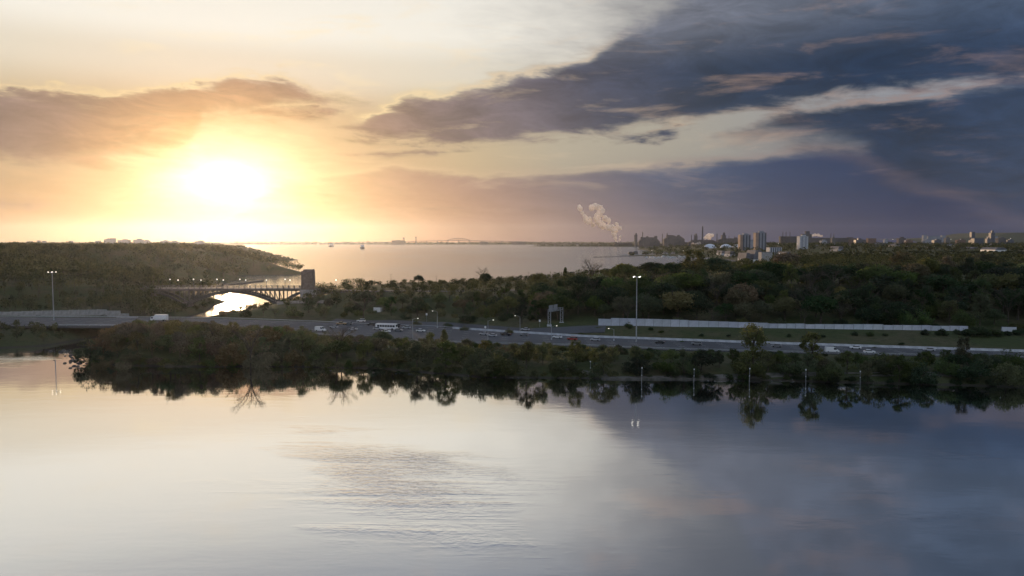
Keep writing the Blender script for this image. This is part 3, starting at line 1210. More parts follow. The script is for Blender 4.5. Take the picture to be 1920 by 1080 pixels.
# named single trees of the near shore: slim ones that stand up over the carriageway
for px, py, hpx, kind, m, lab in ((1411, 700, 86, 'loose', M_leaf_olive, 'slim light green tree rising across the highway under the sound wall'),
                                  (1522, 702, 66, 'loose', M_leaf_olive, 'slim yellow green tree beside the white van'),
                                  (833, 672, 44, 'cone', M_leaf_olive, 'narrow bushy tree standing up against the highway lanes'),
                                  (808, 672, 38, 'loose', M_leaf_olive, 'small tree just left of the narrow bushy tree'),
                                  (716, 668, 40, 'round', M_leaf, 'round topped tree directly below the white bus'),
                                  (1806, 700, 56, 'loose', M_leaf_olive, 'thin tree crossing the barrier near the right edge'),
                                  (1890, 706, 46, 'bush', M_leaf, 'leafy clump at the far right end of the highway'),
                                  (640, 680, 62, 'bare', M_leaf_rust, 'nearly bare tree with reddish twigs by the shore'),
                                  (470, 688, 78, 'bare', M_leaf_rust, 'tall bare branched tree with reddish buds at the water'),
                                  (190, 692, 34, 'bush', M_leaf_rust, 'low willow clump standing in the shallows at left'),
                                  (232, 693, 30, 'bush', M_leaf_rust, 'smaller willow clump in the shallows by the inlet')):
    p = at(px, py, 0.8)
    z = max(h1(p.x, p.y), -0.1)
    put_tree(kind, p.x, p.y, hpx * p.y / FPX, m, lab, None, 'tree' if kind != 'bush' else 'shrub', 'tree' if kind != 'bush' else 'shrub', 1.0, z)

# ---- trees of the right-hand hill
_sr = [((a[0] + b[0]) / 2, (a[1] + b[1]) / 2) for a, b in rp]


def side_clear(X, Y):
    """on or just in front of the side road"""
    xs_, ys_ = zip(*sorted(_sr))
    c = np.interp(X, xs_, ys_)
    return ((X > xs_[0] - 4) & (X < xs_[-1] + 4) & (Y > c - 13) & (Y < c + 7)) | ((X - 34) ** 2 + (Y - 412) ** 2 < 18 ** 2)


def hill_ok(X, Y):
    s = sdist(A_POLY, X, Y)
    wl = itp(WALL_LINE, X)
    return in_view(X, Y, 60) & (s > 4) & (Y > np.where(X > 30, wl + 6.5, np.where(X < -60, itp(ROAD_FAR, X) + 9.0, wl - 8.0))) & ~side_clear(X, Y) & (Y < 760) & ~((np.abs(Y - 560) < 9) & (X < -60)) & ~((X < -136) & (np.abs(Y - 552) < 14))


hill_pts = scatter(9000, (-178, 460), (370, 760), hill_ok, lambda x, y: 8.2 if y < float(itp(WALL_LINE, x)) + 110 else 11.5, 5)


def hill_h(x, y):
    px, _ = pxof(x, y, 20)
    wild = RNG.random() < 0.14
    return cap(x, y, RNG.uniform(7, 12.5) if px < 1010 else RNG.uniform(9, 18.5), None, 1.0 if wild else 0.6, 1.3 if wild else 1.02)


# the 260 that show largest are individuals, the rest of the hill is one wood
hill_pts.sort(key=lambda p: p[1] - 0.0 * p[0])
front = []
back = []
for x, y in hill_pts:
    (front if len(front) < 265 else back).append((x, y))
HLM = [(-150, 'by the stone pylon'), (-90, 'behind the billboard'), (-40, 'below the lone dome tree'), (20, 'behind the sign gantry'), (70, 'over the sound wall left end'),
       (110, 'behind the high mast light'), (160, 'over the sound wall middle'), (210, 'over the sound wall right part'), (280, 'at the far right')]
for x, y in front:
    h = hill_h(x, y)
    d_in = y - float(itp(WALL_LINE, x))
    lm = min(HLM, key=lambda p: abs(p[0] - x))[1]
    px, _ = pxof(x, y, h1(x, y))
    r = RNG.random()
    kind = 'round' if r < 0.62 else ('loose' if r < 0.86 else ('bare' if r < 0.92 else 'bush'))
    if d_in < 14 and r < 0.5:
        kind, h = 'bush', min(h, RNG.uniform(4, 7))
    if h < 5.5:
        kind = 'bush' if r < 0.6 else ('loose' if r < 0.85 else 'bare')
    rr = RNG.random()
    m = M_leaf_dark if rr < 0.45 else (M_leaf if rr < 0.75 else (M_leaf_olive if rr < 0.95 else M_leaf_rust))
    if kind == 'bush':
        o = put_tree(kind, x, y, h, m, None, 'shrubs on the hill foot', 'shrub', 'shrub', RNG.uniform(0.9, 1.7))
        PEND.append((o, 'hill foot shrub %s' % lm, px))
    else:
        look = {'round': 'round crowned tree', 'loose': 'loose crowned tree', 'bare': 'thin bare tree'}[kind]
        place = 'low on slope' if d_in < 30 else ('mid slope' if d_in < 60 else 'high on slope')
        o = put_tree(kind, x, y, h, m, None, 'trees on the wooded hillside', 'tree', 'tree', RNG.uniform(0.8, 1.5))
        PEND.append((o, '%s %s %s' % (look, place, lm), px))

# single trees on the skyline of the hill
for px, ytop, Y, h, kind, m, lab, wd in (
        (785, 514, 640, 7.5, 'round', M_leaf_dark, 'lone dome shaped tree on the ridge against the bay', 1.15),
        (910, 509, 600, 12, 'round', M_leaf_dark, 'round tree on the ridge with a bare tree behind', 1.0),
        (905, 501, 640, 13, 'bare', M_leaf_dark, 'bare tree rising behind the round ridge tree', 1.0),
        (1012, 509, 570, 12, 'round', M_leaf_olive, 'rounded skyline tree left of the small pointed tree', 1.1),
        (1060, 500, 560, 13, 'cone', M_leaf_dark, 'small pointed dark tree on the skyline', 0.8),
        (1110, 485, 560, 17, 'bare', M_leaf_rust, 'large bare crowned tree on the skyline below the breakwater', 1.2),
        (1170, 489, 540, 15, 'round', M_leaf_olive, 'big dome crowned tree on the skyline below the marina', 1.3),
        (1226, 487, 560, 17, 'round', M_leaf_dark, 'dark cloud shaped tree on the skyline below the moored boats', 1.2),
        (1300, 468, 500, 21, 'loose', M_leaf_olive, 'tallest rusty tree on the hill standing above the skyline', 1.7),
        (1262, 488, 510, 16, 'round', M_leaf_dark, 'dark rounded tree left of the tallest hill tree', 1.1),
        (1345, 478, 540, 18, 'round', M_leaf_dark, 'broad dark crown right of the tallest hill tree', 1.3),
        (1690, 468, 600, 19, 'loose', M_leaf_rust, 'russet tree on the right part of the skyline', 1.5),
        (1850, 470, 600, 19, 'round', M_leaf_olive, 'broad yellowish tree on the skyline at far right', 1.5),
        (1475, 470, 620, 18, 'round', M_leaf_rust, 'reddish brown tree on the skyline below the white office slab', 1.3)):
    p = atY(px, ytop, Y)
    g_ = h1(p.x, Y)
    hh = p.z - g_
    put_tree(kind, p.x, Y, hh, m, lab, None, 'tree', 'tree', wd * h / hh, g_)

# scrub on the grass strip and against the sound wall
for px, py, z, hpx, wd, m in ((1175, 612, 7.5, 9, 1.2, M_leaf_dark), (1180, 613, 7.5, 14, .9, M_leaf), (1220, 615, 7.5, 8, 1.2, M_leaf_dark), (1240, 617, 7.4, 7, 1.5, M_leaf), (1316, 621, 7.3, 7, 1.6, M_leaf_dark),
                              (1366, 622, 7.3, 6, 1.5, M_leaf_dark), (1480, 624, 7.3, 8, 1.3, M_leaf_dark), (1508, 625, 7.3, 7, 1.6, M_leaf), (1543, 625, 7.3, 6, 1.7, M_leaf_dark), (1602, 625, 7.2, 11, 1.2, M_leaf_dark),
                              (1632, 626, 7.2, 13, 1.1, M_leaf), (1660, 626, 7.2, 7, 1.6, M_leaf_dark), (1735, 626, 7.2, 14, 1.2, M_leaf_dark), (1765, 627, 7.2, 18, 1.2, M_leaf_dark), (1796, 626, 7.2, 13, 1.3, M_leaf),
                              (1822, 628, 7.2, 24, 1.3, M_leaf_dark), (1842, 628, 7.2, 27, 1.3, M_leaf_dark), (1862, 628, 7.2, 24, 1.3, M_leaf), (1888, 628, 7.2, 12, 1.3, M_leaf_dark), (1912, 628, 7.2, 18, 1.3, M_leaf_dark),
                              (870, 613, 5.6, 12, 1.5, M_leaf_olive), (955, 620, 5.2, 13, 1.2, M_leaf_olive), (840, 607, 5.9, 11, 1.6, M_leaf), (780, 604, 6.0, 13, 1.5, M_leaf_olive),
                              (1090, 623, 5.4, 7, 1.7, M_leaf_olive), (1280, 636, 5.2, 5, 2.2, M_leaf), (1405, 640, 5.2, 5, 2.2, M_leaf_dark), (1560, 645, 5.2, 5, 2.4, M_leaf), (1690, 640, 5.6, 6, 2.0, M_leaf_dark), (1640, 648, 5.0, 4, 2.4, M_leaf_olive)):
    p = at(px, py, z)
    g_ = h1(p.x, p.y)
    o = put_tree('bush', p.x, p.y, max(1.2, hpx * p.y / FPX), m, None, 'scrub between highway and sound wall', 'shrub', 'shrub', wd, g_)
    PEND.append((o, ('scrub bush against the sound wall' if (px > 1160 and z > 7) else 'scrub bush on the grass beyond the highway'), px))

# ---- woods that read as one mass
def wood(name, pts, hfun, n_leaf, leaf, label, cat, m=M_leaf_far, seed=1, wk=0.42):
    rg = np.random.default_rng(seed)
    qs = []
    trunk = MB()
    P = np.array(pts)
    Z = height(P[:, 0], P[:, 1])
    for (x, y), z in zip(pts, Z):
        h = hfun(x, y)
        w = max(h * wk, 2.6) * (0.8 + 0.5 * rg.random())
        k = 3 + int(rg.random() * 3)
        cen = [np.array([x + rg.normal() * w * 0.4, y + rg.normal() * w * 0.4, z + h * (0.5 + 0.3 * rg.random())]) for _ in range(k)]
        cen.append(np.array([x, y, z + h * 0.55]))
        rad = [w * (0.42 + 0.3 * rg.random()) for _ in range(k)] + [w * 0.8]
        qs.append(leaf_cloud(rg, cen, rad, [max(6, int(n_leaf / (k + 1)))] * (k + 1), leaf(h, y), 0.8, 0.7))
        trunk.bar((x, y, z - 1), (x, y, z + h * 0.6), max(0.3, 0.03 * h), n=3)
    q = np.concatenate(qs)
    o = link(name, quads_mesh(name, q, m))
    tag(o, label, cat, None, 'stuff')
    t = trunk.build('trunks', M_bark, o)
    t['kind'] = 'stuff'
    return o


wood('hill_wood', back, hill_h, 150, lambda h, y: 0.95, 'dark mixed wood covering the top of the right hand hill', 'wood', M_leaf_far, 2)


def left_ok(X, Y):
    s = sdist(B_POLY, X, Y)
    px = 960 + FPX * X / Y
    dens = np.where(Y < 460, 1, 1)
    on_road = (Y > itp(ROAD_NEAR, X) - 4) & (Y < itp(ROAD_FAR, X) + 9)
    on_wall = (Y > 450) & (Y < 470)
    return in_view(X, Y, 40) & (s > 2.5) & ~on_road & ~on_wall & ~((np.abs(Y - 560) < 10) & (X > -330)) & ~((Y < 400) & (X > -262) & (s < 5))


left_near = scatter(26000, (-700, -214), (365, 900), left_ok, lambda x, y: 6.5 if x > -262 else 8.5, 8)
wood('hillside_wood', left_near, lambda x, y: cap(x, y, RNG.uniform(10, 13) if (x > -262 and 455 < y < 548) else ((RNG.uniform(4.5, 7.0) if y < 455 else RNG.uniform(6, 9)) if (y < 520 or (x > -265 and y < 640)) else RNG.uniform(9, 19)), None, 0.8, 1.03), 150, lambda h, y: 0.55 + 0.05 * h, 'brown green wood covering the left hillside down to the inlet', 'wood', M_leaf_far, 3)
left_far = scatter(16000, (-1500, -300), (900, 2150), left_ok, 14.0, 9)
wood('headland_wood', left_far, lambda x, y: cap(x, y, RNG.uniform(10, 22), None, 0.7, 1.04), 90, lambda h, y: 1.9, 'sunlit wood on the headlands left of the bay', 'wood', M_leaf_far, 4, 0.5)
left_dist = scatter(9000, (-5200, -700), (2150, 8800), left_ok, lambda x, y: 40 + 0.01 * y, 10)
wood('distant_wood', left_dist, lambda x, y: cap(x, y, RNG.uniform(14, 22)), 40, lambda h, y: 7.0, 'hazy far woods along the left horizon', 'wood', M_leaf_far, 5, 1.4)


def city_ok(X, Y):
    s = sdist(A_POLY, X, Y)
    return in_view(X, Y, 40) & (s > 8)


city_tr = scatter(12000, (60, 1300), (760, 1900), city_ok, 20.0, 12)
wood('town_wood', city_tr, lambda x, y: cap(x, y, RNG.uniform(8, 15), None, .5, .95), 80, lambda h, y: 2.2, 'street trees filling the low town behind the hill', 'wood', M_leaf_far, 6, 0.6)
city_tr2 = scatter(7000, (380, 4000), (1900, 5800), city_ok, lambda x, y: 38 + 0.008 * y, 13)
wood('town_far_wood', city_tr2, lambda x, y: RNG.uniform(7, 13), 36, lambda h, y: 6.0, 'far street trees among the town roofs', 'wood', M_leaf_far, 7, 1.3)


def far_ok(X, Y):
    return in_view(X, Y, 40) & ((height(X, Y) > 1.5))


far_tr = scatter(2600, (-3300, 1600), (8960, 9300), far_ok, 45, 14)
wood('far_shore_wood', far_tr, lambda x, y: RNG.uniform(10, 24), 30, lambda h, y: 9.0, 'low tree line on the far shore of the bay', 'wood', M_leaf_far, 8, 1.6)
spit_tr = scatter(900, (110, 1500), (6100, 6500), lambda X, Y: far_ok(X, Y) & (sdist(D_POLY, X, Y) > 10), 40, 15)
wood('spit_wood', spit_tr, lambda x, y: RNG.uniform(6, 16), 30, lambda h, y: 7.0, 'dark scrub along the industrial spit', 'wood', M_leaf_far, 9, 1.5)


settle_labels()

# ================================================================= arch bridge over the channel
def arch_bridge():
    Y0 = 560.0
    W = 13.0
    x0, x1 = -262.0, -147.0
    zd = 17.3
    root = empty('arch_bridge', ((x0 + x1) / 2, Y0, 0))
    tag(root, 'dark steel arch road bridge over the sunlit channel', 'bridge')
    cx = (x0 + x1) / 2
    L = lambda x, y, z: (x - cx, y - Y0, z)
    deck = MB()
    deck.box(L(cx, Y0, zd - 0.6), (x1 - x0, W, 1.2))
    deck.box(L(cx, Y0, zd - 1.6), (x1 - x0 - 1, W - 3, 0.8))
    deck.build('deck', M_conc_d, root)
    # arches: main span and the half spans beside it
    XA, XB = -236.0, -167.0
    def zarch(x):
        t = (x - (XA + XB) / 2) / ((XB - XA) / 2)
        return 14.6 - 9.6 * t * t
    for sy in (-1, 1):
        yy = Y0 + sy * (W / 2 - 1.5)
        rib = MB()
        xs_ = np.linspace(XA, XB, 25)
        for a, b in zip(xs_[:-1], xs_[1:]):
            rib.bar(L(a, yy, zarch(a)), L(b, yy, zarch(b)), 1.1, 1.8)
        rib.build('arch_rib', M_steel, root)
        for xs2, xe in ((XB, x1), (XA, x0)):
            half = MB()
            q = np.linspace(0, 1, 9)
            for a, b in zip(q[:-1], q[1:]):
                f = lambda t: L(xs2 + (xe - xs2) * t, yy, 5.2 + 9.8 * (1 - (1 - t) ** 2))
                half.bar(f(a), f(b), 1.0, 1.5)
            half.build('half_arch_rib', M_steel, root)
        for x in np.linspace(XA, XB, 21):
            zt = zarch(x) + 0.5
            if zd - 2.0 - zt > 0.4:
                MB().bar(L(x, yy, zt), L(x, yy, zd - 1.9), 0.6).build('spandrel_post', M_steel, root)
        xs_ = np.linspace(XA, XB, 21)
        for k in list(range(0, 8)) + list(range(12, 20)):
            a, b = (xs_[k], xs_[k + 1])
            lo, hi = (a, b) if k < 10 else (b, a)
            MB().bar(L(lo, yy, zarch(lo) + 0.4), L(hi, yy, zd - 2.0), 0.4).build('spandrel_brace', M_steel, root)
        for k, t in enumerate(np.linspace(0.12, 0.75, 5)):
            for xs2, xe in ((XB, x1), (XA, x0)):
                x = xs2 + (xe - xs2) * t
                z = 5.2 + 9.8 * (1 - (1 - t) ** 2)
                if zd - 2 - z > 0.5:
                    MB().bar(L(x, yy, z), L(x, yy, zd - 1.9), 0.4).build('spandrel_post', M_steel, root)
        rail = MB()
        ye = Y0 + sy * (W / 2 - 0.3)
        rail.bar(L(x0, ye, zd + 1.25), L(x1, ye, zd + 1.25), 0.25)
        rail.bar(L(x0, ye, zd + 0.55), L(x1, ye, zd + 0.55), 0.15)
        rail.build('railing', M_steel, root)
        for x in np.arange(x0 + 2, x1, 4.0):
            MB().box(L(x, ye, zd + 0.85), (0.55, 0.5, 1.7)).build('parapet_post', M_conc_d, root)
    for x in (XA, XB):
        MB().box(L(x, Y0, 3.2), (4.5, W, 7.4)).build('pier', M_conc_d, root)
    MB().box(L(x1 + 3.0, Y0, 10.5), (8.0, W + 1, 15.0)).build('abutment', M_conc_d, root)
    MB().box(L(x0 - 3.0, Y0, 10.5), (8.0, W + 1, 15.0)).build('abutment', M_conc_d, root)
    # pylon at the near right corner
    py = empty('bridge_pylon', (-144.6, 548.0, 0))
    tag(py, 'tall square stone pylon at the right end of the arch bridge', 'pylon')
    base = h1(-144.6, 548)
    MB().box((0, 0, (base - 2 + 17) / 2), (9.4, 9.0, 17 - base + 2)).build('plinth', M_conc, py)
    sh = MB()
    sh.add([(-4.2, -4, 17), (4.2, -4, 17), (4.2, 4, 17), (-4.2, 4, 17), (-3.9, -3.7, 30.2), (3.9, -3.7, 30.2), (3.9, 3.7, 30.2), (-3.9, 3.7, 30.2)],
           [(0, 1, 5, 4), (1, 2, 6, 5), (2, 3, 7, 6), (3, 0, 4, 7), (4, 5, 6, 7), (3, 2, 1, 0)])
    sh.build('shaft', M_stone, py)
    MB().box((0.6, 0, 30.75), (6.2, 6.6, 1.1)).build('cap', M_stone, py)
    for sx in (-1, 1):
        MB().box((sx * 2.4, -4.06, 23), (0.7, 0.35, 10.5)).build('pilaster', M_stone, py)
    return zd


ZD = arch_bridge()


def street_lamp(base, h, label, group=None, head=M_lamp, arm=0.9, name='street_lamp', w=0.16):
    r = empty(name, base)
    mb = MB()
    mb.cone((0, 0, 0), w, w * 0.55, h, 6)
    mb.build('pole', M_steel, r)
    hd = MB()
    hd.lathe((0, 0, h), [(0.12, 0), (0.34, 0.18), (0.38, 0.42), (0.2, 0.68), (0.02, 0.75)], 8)
    hd.build('lamp_globe', head, r)
    tag(r, label, 'street lamp', group)
    return r


for k, (px, side) in enumerate(((318, 0), (333, 1), (362, 0), (376, 1), (406, 0), (418, 1), (449, 0), (460, 1), (499, 1), (534, 0), (543, 1))):
    Yl = 560 + (5.2 if side == 0 else -5.2)
    X = (px - 960) / FPX * Yl
    ln = ['leftmost', 'second', 'third', 'fourth', 'fifth', 'sixth', 'seventh', 'eighth', 'ninth', 'tenth', 'last'][k]
    street_lamp((X, Yl, ZD), 5.6, '%s small lit lamp from the left on the arch bridge deck' % ln, 'lamps on the arch bridge')
for k, (px, py, Y) in enumerate(((598, 531, 545), (630, 526, 560))):
    p = atY(px, py, Y)
    zb = h1(p.x, Y)
    street_lamp((p.x, Y, zb), max(3, p.z - zb), ['lit lamp directly right of the stone pylon', 'lit lamp among the trees right of the stone pylon'][k])

# York road on the ridge either side of the bridge
rdp = []
for x in np.arange(-147, 10, 7.0):
    zc = max(h1(x, 556), h1(x, 566), h1(x, 561)) + 0.15
    zc = ZD + (zc - ZD) * min(1, (x + 147) / 40)
    rdp.append(((x, 555, zc), (x, 567, zc)))
tag(ribbon('ridge_road', rdp, M_asphalt, 2.5), kind='structure')

# railway causeway across the lagoon behind the bridge
cw = []
for px, py in ((262, 545), (330, 541), (400, 535), (450, 530), (490, 525.5)):
    p = at(px, py, 1.5)
    cw.append(p)
for a in (cw,):
    q = []
    for i, p in enumerate(cw):
        b = cw[min(i + 1, len(cw) - 1)]
        c = cw[max(i - 1, 0)]
        d = (b - c).normalized()
        n = Vector((-d.y, d.x, 0)) * 3.0
        q.append((p - n, p + n))
    tag(ribbon('rail_causeway', q, M_rock, 2.6), kind='structure')

# ================================================================= highway bridge over the channel, retaining walls
pier = empty('highway_bridge_pier', (-202, 411, 0))
tag(pier, 'pale concrete pier under the highway where it crosses the channel', 'bridge pier')
MB().box((0, 0, 1.6), (3.0, 5.0, 6.4)).build('shaft', M_conc_w, pier)
MB().box((0, 0, 5.2), (5.0, 7.0, 0.9)).build('cap', M_conc, pier)
pier2 = empty('highway_bridge_pier', (-188, 410, 0))
tag(pier2, 'second concrete pier under the highway, right of the pale one', 'bridge pier')
MB().box((0, 0, 1.6), (3.0, 5.0, 6.4)).build('shaft', M_conc, pier2)
MB().box((0, 0, 5.2), (5.0, 7.0, 0.9)).build('cap', M_conc, pier2)


def panel_wall(name, pts, label, m, cap_m=None, panel=4.6, thick=0.35, jit=0.0, mats=None):
    """pts: list of (X, Y, zbase, ztop); a wall of single panels between posts"""
    root = empty(name, (pts[0][0], pts[0][1], 0))
    tag(root, label, 'wall')
    ox, oy = pts[0][0], pts[0][1]
    shared = {}
    for (xa, ya, za, ta), (xb, yb, zb, tb) in zip(pts[:-1], pts[1:]):
        Ls = math.hypot(xb - xa, yb - ya)
        n = max(1, round(Ls / panel))
        ang = math.atan2(yb - ya, xb - xa)
        pw = Ls / n
        for i in range(n):
            t = (i + 0.5) / n
            x, y = xa + (xb - xa) * t, ya + (yb - ya) * t
            z0, z1 = za + (zb - za) * t, ta + (tb - ta) * t
            hgt = round(z1 - z0, 1)
            key = (round(pw, 2), hgt)
            if key not in shared:
                mb = MB().box((0, 0, hgt / 2), (pw - 0.12, thick, hgt))
                shared[key] = mb.mesh('panel', m)
            o = link('panel', shared[key], root)
            o.location = (x - ox, y - oy + RNG.uniform(-jit, jit), z0)
            o.rotation_euler = (0, 0, ang)
            pk = ('post', hgt)
            if pk not in shared:
                shared[pk] = MB().box((0, 0, hgt / 2 + 0.05), (0.22, thick + 0.2, hgt + 0.1)).mesh('post', cap_m or m)
            o = link('post', shared[pk], root)
            o.location = (xa + (xb - xa) * i / n - ox, ya + (yb - ya) * i / n - oy, z0)
            o.rotation_euler = (0, 0, ang)
    return root


wp = []
for px, yt, yb in ((1122, 602, 611), (1146, 598, 612), (1290, 602, 615), (1292, 603, 615), (1440, 607.5, 620), (1442, 609, 620), (1508, 609, 621), (1510, 610, 621), (1655, 610, 622), (1657, 611.5, 622), (1745, 612, 622), (1747, 613, 622), (1815, 613.3, 621.5)):
    X = None
    # on the wall line
    Y = 390.0
    for _ in range(6):
        Y = float(itp(WALL_LINE, (px - 960) / FPX * Y))
    a, b = atY(px, yt, Y), atY(px, yb, Y)
    wp.append((a.x, Y, min(b.z, h1(a.x, Y)) - 0.3, a.z + 0.55))
panel_wall('sound_wall', wp, 'long pale blue grey sound wall of panels along the hill foot', M_wallp, M_wpost)

wq = []
for px in (1878, 1906):
    Y = 370.0
    for _ in range(6):
        Y = float(itp(WALL_LINE, (px - 960) / FPX * Y))
    a = atY(px, 614, Y)
    wq.append((a.x, Y, h1(a.x, Y) - 0.4, a.z + 0.2))
panel_wall('sound_wall', wq, 'short separate piece of pale sound wall at the right edge', M_wallp, M_wpost)

lp = []
for px, yt in ((-40, 586), (0, 585), (62, 583), (130, 581.5), (200, 580), (226, 585), (258, 596)):
    a = atY(px, yt, 460)
    lp.append((a.x, 460, 4.8, a.z))
lw = panel_wall('retaining_wall', lp, 'pale humped retaining wall beside the highway at far left', M_conc, M_conc, 6.0, 0.5)
for px, r_ in ((195, 2.5), (72, 2.2), (35, 2.0)):
    a = atY(px, 597, 459.6)
    mb = MB()
    q = np.linspace(0, math.pi, 11)
    for u0, u1 in zip(q[:-1], q[1:]):
        mb.bar((a.x - lp[0][0] + r_ * math.cos(u0), -0.42, 5.0 + r_ * math.sin(u0)), (a.x - lp[0][0] + r_ * math.cos(u1), -0.42, 5.0 + r_ * math.sin(u1)), 0.5, 0.3)
    mb.build('arch_moulding', M_conc_d, lw)

rw = []
for px, yt, yb in ((520, 573, 583), (585, 574, 585), (590, 578, 586), (614, 582, 586)):
    a, b = atY(px, yt, 505), atY(px, yb, 505)
    rw.append((a.x, 505, min(b.z, h1(a.x, 505)) - 0.3, max(a.z, h1(a.x, 505) + 2.0)))
panel_wall('bank_wall', rw, 'grey concrete bank wall below the right end of the arch bridge', M_conc, M_conc, 5.0, 0.5)

# concrete barrier along the far edge of the highway, piece by piece
bar_me = MB().prism([(-0.4, 0), (0.4, 0), (0.28, 0.25), (0.14, 0.95), (-0.14, 0.95), (-0.28, 0.25)], -2.45, 2.45).mesh('barrier_block', M_conc_w)
br = empty('highway_barrier', (road_pt(0, 0.985)))
tag(br, 'pale concrete barrier along the far edge of the highway', 'barrier')
x = -30.0
while x < 300:
    p = road_pt(x, 0.985) - br.location
    o = link('barrier_block', bar_me, br)
    a = road_ang(x, 0.985)
    o.location = p
    o.rotation_euler = (0, 0, a - math.pi / 2)
    x += 5.0 * math.cos(a)
gr = empty('guard_rail', road_pt(-170, 0.02))
tag(gr, 'low steel guard rail along the near edge of the highway', 'guard rail')
rl = MB()
for i in range(-240, 300, 6):
    rl.bar(road_pt(i, 0.012, 0.65) - gr.location, road_pt(i + 6, 0.012, 0.65) - gr.location, 0.08, 0.32)
rl.build('rail', M_galv, gr)
pm = MB().box((0, 0, 0.32), (0.14, 0.14, 0.66)).mesh('post', M_galv)
for i in range(-240, 300, 6):
    o = link('post', pm, gr)
    o.location = road_pt(i, 0.016) - gr.location
lr = MB()
for i in range(-440, -30, 6):
    lr.bar(road_pt(i, 0.99, 0.7) - gr.location, road_pt(i + 6, 0.99, 0.7) - gr.location, 0.1, 0.4)
lr.build('rail', M_galv, gr)

# ================================================================= lamps, masts, signs
def high_mast(px, ybase, ytop, label, zb=None, Y=None):
    p = at(px, ybase, zb) if Y is None else atY(px, ybase, Y)
    t = atY(px, ytop, p.y)
    h = t.z - p.z
    r = empty('high_mast_light', p)
    tag(r, label, 'mast light')
    MB().cone((0, 0, -0.5), 0.34, 0.14, h + 0.5, 10).build('mast', M_galv, r)
    MB().lathe((0, 0, h - 0.3), [(0.2, 0), (1.7, 0.1), (1.7, 0.22), (0.2, 0.35)], 12).build('ring', M_galv, r)
    me_ = MB().lathe((0, 0, 0), [(0.05, -0.3), (0.3, -0.22), (0.26, 0.0), (0.1, 0.2)], 8).mesh('floodlight', M_lamp)
    for k in range(4):
        a = k * math.pi / 2 + 0.45
        o = link('floodlight', me_, r)
        o.location = (1.9 * math.cos(a), 1.9 * math.sin(a), h + 0.05)
    return r


pb = road_pt((1193 - 960) / FPX * 368, 1.0)
high_mast(1193, 641, 519, 'tall high mast light with a lit lamp cluster beside the highway', 4.0)
high_mast(101, 602, 510, 'high mast light with lit lamps in front of the left hillside wood', 6.5)


def road_lamp(px, ybase, ytop, z, label, side=1, double=False, head=M_lamp_s):
    p = at(px, ybase, z)
    h = atY(px, ytop, p.y).z - z
    r = empty('road_lamp', p)
    tag(r, label, 'street lamp')
    MB().cone((0, 0, -0.3), 0.15, 0.08, h + 0.2, 8).build('pole', M_galv, r)
    for s in ((1, -1) if double else (side,)):
        arm = MB()
        arm.bar((0, 0, h - 0.3), (s * 1.2, 0, h + 0.25), 0.1, n=5)
        arm.bar((s * 1.2, 0, h + 0.25), (s * 2.2, 0, h + 0.3), 0.08, n=5)
        arm.build('arm', M_galv, r)
        MB().box((s * 2.5, 0, h + 0.26), (0.55, 0.3, 0.2)).build('lamp_head', head, r)
    MB().cone((0, 0, -0.2), 0.32, 0.28, 0.7, 8).build('foot', M_conc_w, r)
    return r


road_lamp(774, 640, 598, 4.1, 'lit road lamp in front of the highway right of the white bus', 1)
road_lamp(820, 614, 584, 5.0, 'road lamp beyond the highway, left of the one by the bare median', -1)
road_lamp(915, 642, 601, 4.0, 'road lamp with a bright head in front of the highway lanes', 1)
road_lamp(975, 624, 593, 4.6, 'road lamp with white foot on the grass left of the gantry', -1)
road_lamp(1034, 636, 612, 4.4, 'short road lamp below the sign gantry', 1)
road_lamp(1151, 638, 617, 4.4, 'short road lamp left of the high mast light', -1)


def shore_lamp(px, yb, yt, label):
    p = at(px, yb, 0.9)
    h = atY(px, yt, p.y).z - p.z
    r = empty('shore_lamp', (p.x, p.y, min(0.9, max(0.2, h1(p.x, p.y)))))
    r.rotation_euler = (RNG.uniform(-.025, .025), RNG.uniform(-.025, .025), 0)
    h *= RNG.uniform(0.9, 1.08)
    tag(r, label, 'lamp post', 'white lamp posts along the shore path')
    MB().cone((0, 0, -0.4), 0.075, 0.05, h + 0.4, 8).build('pole', M_galv, r)
    MB().lathe((0, 0, h), [(0.08, 0), (0.2, 0.06), (0.2, 0.34), (0.25, 0.4), (0.05, 0.52)], 8).build('lantern', M_white, r)
    MB().cone((0, 0, h * 0.45), 0.12, 0.12, 0.4, 8).build('sign_band', M_white, r)


for k, (px, yb, yt) in enumerate(((1107, 700, 678), (1203, 712, 686), (1301, 712, 688), (1405, 713, 689), (1511, 713, 692), (1613, 714, 694), (1720, 714, 692), (1877, 716, 698))):
    shore_lamp(px, yb, yt, '%s white lamp post from the left along the shore path' % ['leftmost', 'second', 'third', 'fourth', 'fifth', 'sixth', 'seventh', 'eighth'][k])

# sign gantry over the side road
g0, g1 = at(1030, 611, 7.2), at(1053, 605, 7.5)
gz = empty('sign_gantry', g0)
tag(gz, 'grey steel sign gantry spanning the side road', 'gantry')
hd = (g1 - g0)
hd.z = 0
ux = hd.normalized()
un = Vector((-ux.y, ux.x, 0))
HG = 8.6
for base in (Vector((0, 0, 0)), hd):
    for s in (-0.75, 0.75):
        MB().bar(base + un * s + Vector((0, 0, -0.5)), base + un * s + Vector((0, 0, HG)), 0.32, n=6).build('leg', M_galv, gz)
    lac = MB()
    for k in range(6):
        a = base + un * (0.75 if k % 2 else -0.75) + Vector((0, 0, 0.8 + k * 1.2))
        b = base + un * (-0.75 if k % 2 else 0.75) + Vector((0, 0, 2.0 + k * 1.2))
        lac.bar(a, b, 0.12)
    lac.build('lacing', M_galv, gz)
    MB().box(base + Vector((0, 0, 0.2)), (2.4, 1.4, 0.9)).build('footing', M_conc_w, gz)
